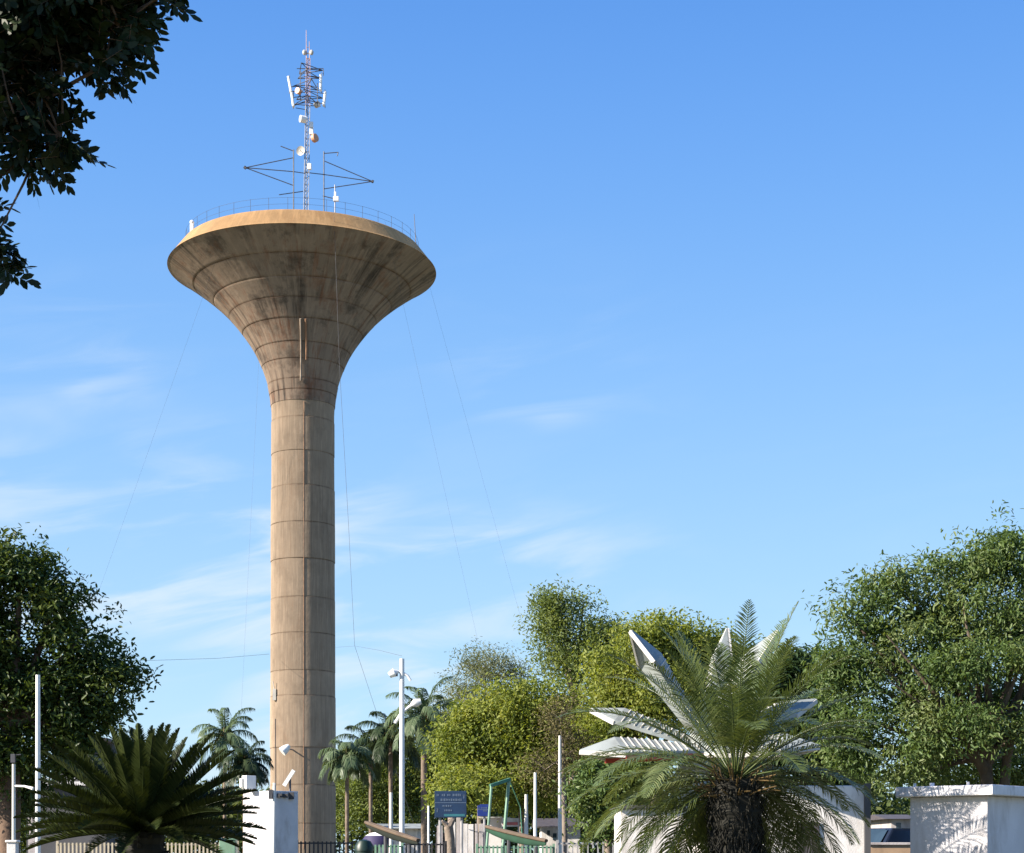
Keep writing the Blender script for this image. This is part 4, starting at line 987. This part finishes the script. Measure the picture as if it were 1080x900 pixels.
# ------------------------------------------------------------------ posts and lamps
def post(label, px, y_top, D, r, m, r_top=None, cat='post', name='post', y2=None):
    t = W(px, y_top, D); o = empty(name, (t.x, D, 0), label, cat)
    mb = MB(); mb.tube([(t.x, D, 0), (t.x, D, t.z)], [r, r_top or r*0.75], 10); mb.build('shaft', m, o, smooth=True)
    mb = MB(); mb.tube([(t.x, D, 0), (t.x, D, 0.25), (t.x, D, 0.32)], [r*2, r*1.9, r*1.2], 10); mb.build('base', M_CONPOST, o, smooth=True)
    return o, t
lp, t = post('tall white street lamp post with two curved lamp arms', 424, 695, 58, 0.10, M_WHITE, 0.08, 'street lamp', 'street_lamp')
def P58(px, py, dy=0): return W(px, py, 58 + dy)
for pts, hd in (([(424, 711), (419, 708.3), (414, 709), (411, 712)], (411, 714)), ):
    mb = MB(); mb.tube([P58(x, y) for x, y in [(433, 718), (430, 713), (424, 709.5), (419, 708.5)]], [0.045, 0.05, 0.055, 0.05], 8); a = mb.build('arm', M_WHITE, lp, smooth=True)
    mb = MB(); mb.tube([P58(419.5, 708.5, -0.05), P58(416, 709.5, -0.05), P58(410.5, 712.5, -0.05)], [0.06, 0.15, 0.10], 10); mb.build('lamp_head', M_PANEL, lp, smooth=True)
    mb = MB(); mb.box(P58(416, 712, -0.05), (0.22, 0.16, 0.08)); mb.build('lens', M_DARKSTEEL, lp)
mb = MB(); mb.tube([P58(416.5, 763), P58(421, 756), P58(427, 749), P58(434, 744)], [0.05, 0.055, 0.055, 0.05], 8); mb.build('arm', M_WHITE, lp, smooth=True)
mb = MB(); mb.tube([P58(434, 744), P58(438, 741.5), P58(444, 740)], [0.07, 0.15, 0.10], 10); mb.build('lamp_head', M_PANEL, lp, smooth=True)
post('white tapered post standing just left of the street lamp', 412.5, 836, 57, 0.085, M_CONPOST, 0.05)
post('thin pale pole standing against the brown dry tree', 590.5, 776, 57, 0.085, M_CONPOST, 0.045, 'pole', 'pole')
post('white pole with dark bands near the white bungalow', 564.5, 815, 60, 0.075, M_WHITE, 0.05, 'pole', 'pole')
post('short pale pole between the lamp post and the blue road sign', 452, 850, 60, 0.06, M_WHITE, 0.035, 'pole', 'pole')
post('pale slender trunk like post left of the banded pole', 555, 838, 62, 0.10, M_CONPOST, 0.06)
post('tall silvery pole behind the cycad on the left', 40, 712, 35, 0.06, M_WHITE, 0.045, 'pole', 'pole')
po, t = post('grey pole with a side arm at the left edge', 14.5, 806, 40, 0.05, M_CONPOST, 0.04, 'pole', 'pole')
mb = MB(); mb.tube([W(14.5, 829, 40), W(26, 829.5, 39.9), W(35, 832, 39.8)], [0.025, 0.025, 0.04], 6); mb.build('arm', M_WHITE, po)
mb = MB(); mb.box(W(14, 800, 40), (0.1, 0.1, 0.2)); mb.tube([W(13, 797, 40), W(22, 796, 40)], 0.015, 5); mb.build('bracket', M_DARKSTEEL, po)
mb = MB(); t_ = W(13.5, 889, 39); mb.box((t_.x, 39, t_.z/2), (0.22, 0.22, t_.z)); mb.box((t_.x, 39, t_.z + 0.03), (0.28, 0.28, 0.06)); tag(mb.build('bollard', M_WALL, bevel=0.02), 'white capped bollard at the bottom left corner', 'bollard')
post('short white stick post beside the grey armed pole', 20, 859, 44, 0.035, M_WHITE, 0.03)

# grey house behind the cycad
HD = 72.0; hx = lambda px: (px-540)/F*HD; hz = lambda py: EYE + (900-py)/F*HD
house = empty('grey_house', (hx(70), HD, 0), 'dim grey two storey house behind the cycad', 'house')
mb = MB(); prism_wall(mb, hx(28), hx(112), HD, HD+6, 0, hz(829)); mb.build('lower_wall', M_GREYWALL, house)
mb = MB(); prism_wall(mb, hx(48), hx(112), HD+1.0, HD+6, hz(829)+0.2, hz(782)); mb.build('upper_wall', M_GREYWALL, house)
mb = MB(); prism_wall(mb, hx(46), hx(114), HD-0.5, HD+6.1, hz(829)+0.003, hz(825)); mb.build('balcony_slab', M_WALL, house)
mb = MB()
for z_ in (822, 819): prism_wall(mb, hx(50), hx(113), HD-0.46, HD-0.42, hz(z_), hz(z_)+0.04)
for k in range(8): prism_wall(mb, hx(50+9*k), hx(50+9*k)+0.05, HD-0.46, HD-0.42, hz(825), hz(819))
mb.build('balcony_rail', M_GREYIRON, house)
mb = MB(); prism_wall(mb, hx(62), hx(64.5), HD-0.4, HD-0.3, hz(825), hz(783)); mb.build('balcony_post', M_WHITE, house)
mb = MB(); prism_wall(mb, hx(46), hx(115), HD-0.5, HD+6.4, hz(782)+0.003, hz(779)); mb.build('roof', M_DARKROOF, house)
for px in (70, 92): 
    mb = MB(); prism_wall(mb, hx(px), hx(px+9), HD+0.96, HD+0.997, hz(816), hz(796)); mb.build('window', M_GLASS, house)
mb = MB(); prism_wall(mb, hx(30), hx(37), HD-0.03, HD-0.003, 0.4, hz(850)); mb.build('door', M_PANELWALL, house)

# ------------------------------------------------------------------ signs
SD = 57.0
def sign(name, label, px0, px1, y0, y1, D, m, rows, arrows, legs, strip=None):
    a = W(px0, y1, D); b = W(px1, y0, D); o = empty(name, ((a.x+b.x)/2, D, 0), label, 'road sign')
    mb = MB(); mb.box(((a.x+b.x)/2, D, (a.z+b.z)/2), (b.x-a.x, 0.06, b.z-a.z)); mb.build('board', m, o, bevel=0.01)
    mb = MB(); rs = random.Random(int(px0)); w = b.x-a.x; h = b.z-a.z
    for fx0, fx1, fy, hh_ in rows:   # blurred lettering: rows of small uneven strokes
        x = a.x + w*fx0
        while x < a.x + w*fx1:
            lw = rs.uniform(0.035, 0.06)
            if rs.random() > 0.12:
                mb.box((x + lw/2, D - 0.036, b.z - h*fy), (lw*0.75, 0.006, h*hh_*rs.choice((1, 1, 0.75))))
            x += lw*1.2
    for fx, fy, dirn in arrows:
        c = Vector((a.x + w*fx, D - 0.036, b.z - h*fy)); mb.box(c, (0.03, 0.006, h*0.16))
        for sg in (-1, 1): mb.bar(c + Vector((0, 0, h*0.09)), c + Vector((sg*0.06, 0, h*0.02)), 0.022, 0.006)
    mb.build('lettering', M_MARK, o)
    mb = MB(); mb.box(((a.x+b.x)/2, D - 0.034, b.z - h*0.44), (w*0.98, 0.004, 0.02)); mb.build('divider', M_MARK, o)
    if strip:
        mb = MB(); mb.box((a.x + w*0.62, D - 0.034, b.z - h*0.91), (w*0.66, 0.004, h*0.09)); mb.build('strip', M_TEAL, o)
    for px in legs:
        mb = MB(); p = W(px, 900, D); mb.tube([(p.x, D + 0.08, 0), (p.x, D + 0.08, a.z + 0.3)], 0.05, 8); mb.build('leg', M_GREYIRON, o, smooth=True)
sign('direction_sign', 'large dark blue direction sign with two rows of pale lettering', 458.5, 492, 834.5, 862.5, SD, M_SIGN, [(0.06, 0.12, 0.15, 0.09), (0.22, 0.8, 0.15, 0.09), (0.18, 0.84, 0.33, 0.09), (0.24, 0.5, 0.56, 0.07), (0.24, 0.55, 0.73, 0.07)], [(0.92, 0.2, 1), (0.08, 0.72, 1)], (464, 487), True)
sign('direction_sign', 'small bright blue direction sign beside the leaning green frame', 503.5, 517, 848.5, 861, 66, M_SIGN2, [(0.3, 0.75, 0.3, 0.12), (0.3, 0.7, 0.55, 0.12)], [(0.12, 0.35, 1)], (511,), None)

# ------------------------------------------------------------------ concrete panel wall, tree stump trunk, canoes, frame
pw = empty('concrete_wall', (W(480, 900, 62).x, 62, 0), 'tall pale concrete panel wall with dark gaps below the blue signs', 'wall')
for px0, px1, yt, m in ((461, 467, 871, M_PANELWALL), (476, 480.5, 867, M_WALL), (481.5, 486.5, 862.5, M_PANELWALL), (487.5, 493.5, 869, M_WALL), (494, 499.5, 869.5, M_WALL), (501, 504, 869, M_PANELWALL), (505, 510, 869, M_PANELWALL)):
    a = W(px0, yt, 62); b = W(px1, 900, 62); mb = MB(); mb.box(((a.x+b.x)/2, 62, a.z/2), (b.x-a.x, 0.14, a.z)); mb.build('panel', m, pw, bevel=0.01)
a = W(460, 878, 62.2); b = W(511, 900, 62.2); mb = MB(); mb.box(((a.x+b.x)/2, 62.16, a.z/2), (b.x-a.x, 0.12, a.z)); mb.build('backing', M_GREYWALL, pw)
yt_ = empty('leaning_trunk', (W(475, 900, 59.5).x, 59.5, 0), 'bare brown forked tree trunk standing below the large blue sign', 'tree')
mb = MB(); rr = random.Random(5)
mb.tube([(W(476, 900, 59.5).x, 59.5, 0), W(474.5, 884, 59.5), W(473, 872, 59.5)], [0.22, 0.17, 0.16], 10)
limb(mb, W(473, 873, 59.5), W(466, 866, 59.4), 0.12, 0.05, rr); limb(mb, W(473, 873, 59.5), W(478, 862, 59.7), 0.14, 0.09, rr); limb(mb, W(478, 862, 59.7), W(488, 842, 60.5), 0.09, 0.05, rr); limb(mb, W(475, 866, 59.6), W(470, 845, 60.2), 0.09, 0.04, rr)
mb.build('trunk', M_BARKG, yt_, smooth=True)
crown('crown', [(478, 840, 20, 10), (492, 838, 16, 10)], 61.0, 70, 16, 0.22, 0.2, 0.45, L_YEL, yt_, 77)

def canoe(label, bow, stern, D, w, hgt, m_top, m_bot):
    a = Vector(bow); b = Vector(stern); o = empty('canoe', (a.x, D, 0), label, 'canoe', 'canoes propped up behind the fence')
    d = b - a; L_ = d.length; d.normalize(); s = d.cross(Vector((0, 0, 1))).normalized(); up_ = s.cross(d).normalized()
    n = 18; hull = MB(); rim_ = MB(); deck_ = MB()
    secs = []
    for i in range(n + 1):
        t = i/n; f = math.sin(math.pi*min(1, max(0.0, t*0.94 + 0.03)))**0.55
        c = a + d*(L_*t) + up_*(0.03*hgt*math.sin(math.pi*t) * -1.6)
        ring = []
        for j in range(9):
            an = math.pi*(j/8); ring.append(c + s*(w*f*math.cos(an)) - up_*(hgt*(0.25 + 0.75*f)*math.sin(an)))
        secs.append(ring)
    k0 = 0
    for r_ in secs: hull.v += [tuple(p) for p in r_]
    for i in range(n):
        for j in range(8): hull.f.append((i*9+j, i*9+j+1, (i+1)*9+j+1, (i+1)*9+j))
    hull.f += [tuple(range(9)), tuple(n*9 + j for j in reversed(range(9)))]
    hull.build('hull', m_bot, o, smooth=True)
    for j in (0, 8): rim_.tube([r_[j] + up_*0.03 for r_ in secs], 0.05, 8)
    rim_.build('gunwale', m_top, o, smooth=True)
    for r_ in secs: deck_.v += [tuple(r_[0] - up_*0.05), tuple(r_[8] - up_*0.05)]
    for i in range(n): deck_.f.append((2*i, 2*i+1, 2*i+3, 2*i+2))
    deck_.build('thwart', m_top, o)
    sp = MB()
    for t in (0.4, 0.85):
        c = a + d*(L_*t) - up_*hgt*0.9; sp.tube([(c.x, c.y, 0), (c.x, c.y, c.z)], 0.06, 8)
    sp.build('prop', M_DARKSTEEL, o)
canoe('brown and dark green canoe propped steeply, bow high, below the street lamp', W(386, 868.5, 52), W(441, 887.5, 49.5), 52, 0.08, 0.2, M_TAN, M_HULL)
canoe('brown topped green canoe propped gently under the leaning green frame', W(513, 873, 52), W(576, 888, 50), 52, 0.08, 0.24, M_TAN, M_HULLG)
fr_ = empty('steel_frame', (W(512, 900, 56).x, 56, 0), 'leaning green steel frame of two thin posts and a top beam', 'frame')
mb = MB(); a = W(509, 900, 56); a.z = 0; mb.tube([a, W(518.5, 827, 56)], 0.045, 8); mb.build('post', M_PALEGREEN, fr_, smooth=True)
mb = MB(); a = W(525.5, 900, 56.3); a.z = 0; mb.tube([a, W(537, 821, 56.3)], 0.055, 8); mb.build('post', M_PALEGREEN, fr_, smooth=True)
mb = MB(); mb.bar(W(517, 829, 56), W(538, 822, 56.3), 0.12, 0.1); mb.build('beam', M_GREEN, fr_)
mb = MB(); mb.tube([W(537, 822, 56.3), W(549, 852, 57), W(551, 884, 57)], 0.02, 5); mb.build('stay_rope', M_GREEN, fr_)
# parasol / awning
pa = empty('awning', (W(397, 900, 64).x, 64, 0), 'low domed white and purple awning left of the canoe', 'awning')
c = W(398, 900, 64)
mb = MB(); mb.lathe([(0.62, 1.86), (0.6, 2.05), (0.45, 2.25)], (c.x, 64, 0), 20, False); mb.build('purple_canopy', M_PURPLE, pa, smooth=True)
mb = MB(); mb.lathe([(0.46, 2.25), (0.25, 2.36), (0.02, 2.4)], (c.x, 64, 0), 20, False); mb.build('white_canopy', M_WHITE, pa, smooth=True)
mb = MB(); mb.tube([(c.x, 64, 0), (c.x, 64, 2.38)], 0.03, 8); mb.build('pole', M_STEEL, pa)

# far low white buildings and cars
def low_house(label, px0, px1, y_eave, y_ridge, D, m_wall, m_roof, win=(), depth=5.0):
    X = lambda px: (px-540)/F*D; Z = lambda py: EYE + (900-py)/F*D
    o = empty('bungalow', ((X(px0)+X(px1))/2, D, 0), label, 'house')
    mb = MB(); prism_wall(mb, X(px0), X(px1), D, D+depth, 0, Z(y_eave)); mb.build('wall', m_wall, o)
    e = 0.35; x0, x1, y0, y1, z0, z1 = X(px0)-e, X(px1)+e, D-e, D+depth+e, Z(y_eave)+0.003, Z(y_ridge); ym = (y0+y1)/2
    mb = MB(); mb.add([(x0, y0, z0), (x1, y0, z0), (x1, y1, z0), (x0, y1, z0), (x0, ym, z1), (x1, ym, z1)], [(0, 3, 2, 1), (0, 1, 5, 4), (2, 3, 4, 5), (0, 4, 3), (1, 2, 5)])
    mb.build('roof', m_roof, o)
    for a, b, c_, d_ in win:
        mb = MB(); prism_wall(mb, X(a), X(b), D-0.04, D-0.003, Z(d_), Z(c_)); mb.build('window', M_GLASS, o)
low_house('small white bungalow with a dark roof behind the thin pale pole', 571, 612, 872, 862, 74, M_WALL, M_DARKROOF, [(577, 580, 876, 881), (583, 587, 879, 886)])
low_house('long low white building glimpsed behind the street lamp', 399, 440, 874, 868, 86, M_WALL, M_ROOFW, [(413, 419, 876, 882)])
low_house('little white kiosk behind the leaning green frame', 514, 529, 863, 861, 70, M_WALL, M_GABLE, [], 2.5)
low_house('low white house beyond the dark parked car', 940, 962, 864, 858, 80, M_PANELWALL, M_DARKROOF, [(945, 950, 868, 876)])
sb = empty('shop_banner', W(538, 900, 69), 'pale red and white banner on posts beside the little kiosk', 'banner'); sb.location.z = 0
mb = MB(); a = W(529.5, 872, 69); b = W(547, 863, 69); mb.box(((a.x+b.x)/2, 69, (a.z+b.z)/2), (b.x-a.x, 0.05, b.z-a.z)); mb.build('cloth', M_WALL, sb)
mb = MB(); mb.box(((a.x+b.x)/2, 68.96, (a.z+b.z)/2 - 0.05), ((b.x-a.x)*0.9, 0.02, 0.12)); mb.build('red_stripe', mat('faded red', (0.42, 0.12, 0.12), 0.6), sb)
for x in (a.x, b.x):
    mb = MB(); mb.tube([(x, 69.06, 0), (x, 69.06, b.z)], 0.035, 6); mb.build('post', M_GREYIRON, sb)
bw_ = empty('low_wall', (W(945, 900, 40).x, 40, 0), 'low brown wall between the pavilion and the right booth', 'wall')
a = W(916, 891.5, 40); b = W(985, 900, 40)
mb = MB(); mb.box(((a.x+b.x)/2, 40, a.z/2), (b.x-a.x, 0.2, a.z)); mb.build('wall', M_BROWNWALL, bw_, bevel=0.01)
mb = MB(); mb.box(((a.x+b.x)/2, 40, a.z + 0.032), (b.x-a.x + 0.1, 0.3, 0.06)); mb.build('coping', M_PANELWALL, bw_, bevel=0.01)

def car(label, x, y, rz, m, L_=4.4, w=1.75, h=1.5, name='parked_car', sc=(1, 1, 1)):
    o = bpy.data.objects.new(name, None); C.objects.link(o); o.location = (0, 0, 0); tag(o, label, 'car')
    prof = [(-L_/2, 0.35), (-L_/2, 0.85), (-L_/2+0.9, 0.98), (-L_/2+1.5, h), (L_/2-1.3, h), (L_/2-0.5, 1.02), (L_/2, 0.92), (L_/2, 0.35)]
    mb = MB(); n = len(prof)
    for sy, ins in ((-1, 0), (1, 0)):
        for px, pz in prof: mb.v.append((px, sy*(w/2 - (0.16 if pz > 1.1 else 0)), pz))
    mb.f += [tuple(range(n)), tuple(reversed(range(n, 2*n)))] + [(i, i+n, (i+1) % n + n, (i+1) % n) for i in range(n)]
    mb.build('body', m, o, bevel=0.05)
    for sy in (-1, 1):
        mb = MB(); yy = sy*(w/2 - 0.06)
        mb.add([(-L_/2+1.1, sy*(w/2+0.004 - 0.03), 1.03), (L_/2-0.75, sy*(w/2 - 0.026), 1.03), (L_/2-1.38, sy*(w/2-0.150), h-0.08), (-L_/2+1.55, sy*(w/2-0.150), h-0.08)], [(0, 1, 2, 3)] if sy < 0 else [(3, 2, 1, 0)])
        mb.build('side_window', M_GLASS, o)
        for xx in (-L_/2+0.85, L_/2-0.85):
            mb = MB(); mb.tube([(xx, sy*(w/2-0.2), 0.32), (xx, sy*(w/2+0.01), 0.32)], 0.32, 18); wv = mb.build('wheel', M_TYRE, o, smooth=True)
            mb = MB(); mb.tube([(xx, sy*(w/2), 0.32), (xx, sy*(w/2+0.02), 0.32)], 0.19, 14); mb.build('rim', M_STEEL, wv)
    mb = MB(); mb.add([(-L_/2+0.93, -w/2+0.12, 1.03), (-L_/2+0.93, w/2-0.12, 1.03), (-L_/2+1.46, w/2-0.24, h-0.04), (-L_/2+1.46, -w/2+0.24, h-0.04)], [(0, 3, 2, 1)])
    for i in range(4): pass
    ws = mb.build('windscreen', M_GLASS, o); ws.location.x = -0.03; ws.location.z = 0.02
    for sy in (-1, 1):
        mb = MB(); mb.box((-L_/2-0.01, sy*(w/2-0.28), 0.76), (0.06, 0.3, 0.14)); mb.build('headlight', M_PANEL, o)
    o.location = (x, y, 0); o.rotation_euler = (0, 0, rz); o.scale = sc
    return o
car('tall dark blue parked car behind the low brown wall', W(944, 900, 47).x, 47, R(28), M_PAINT, 4.4, 1.75, 1.5, 'parked_van', (1.1, 1.1, 1.52))
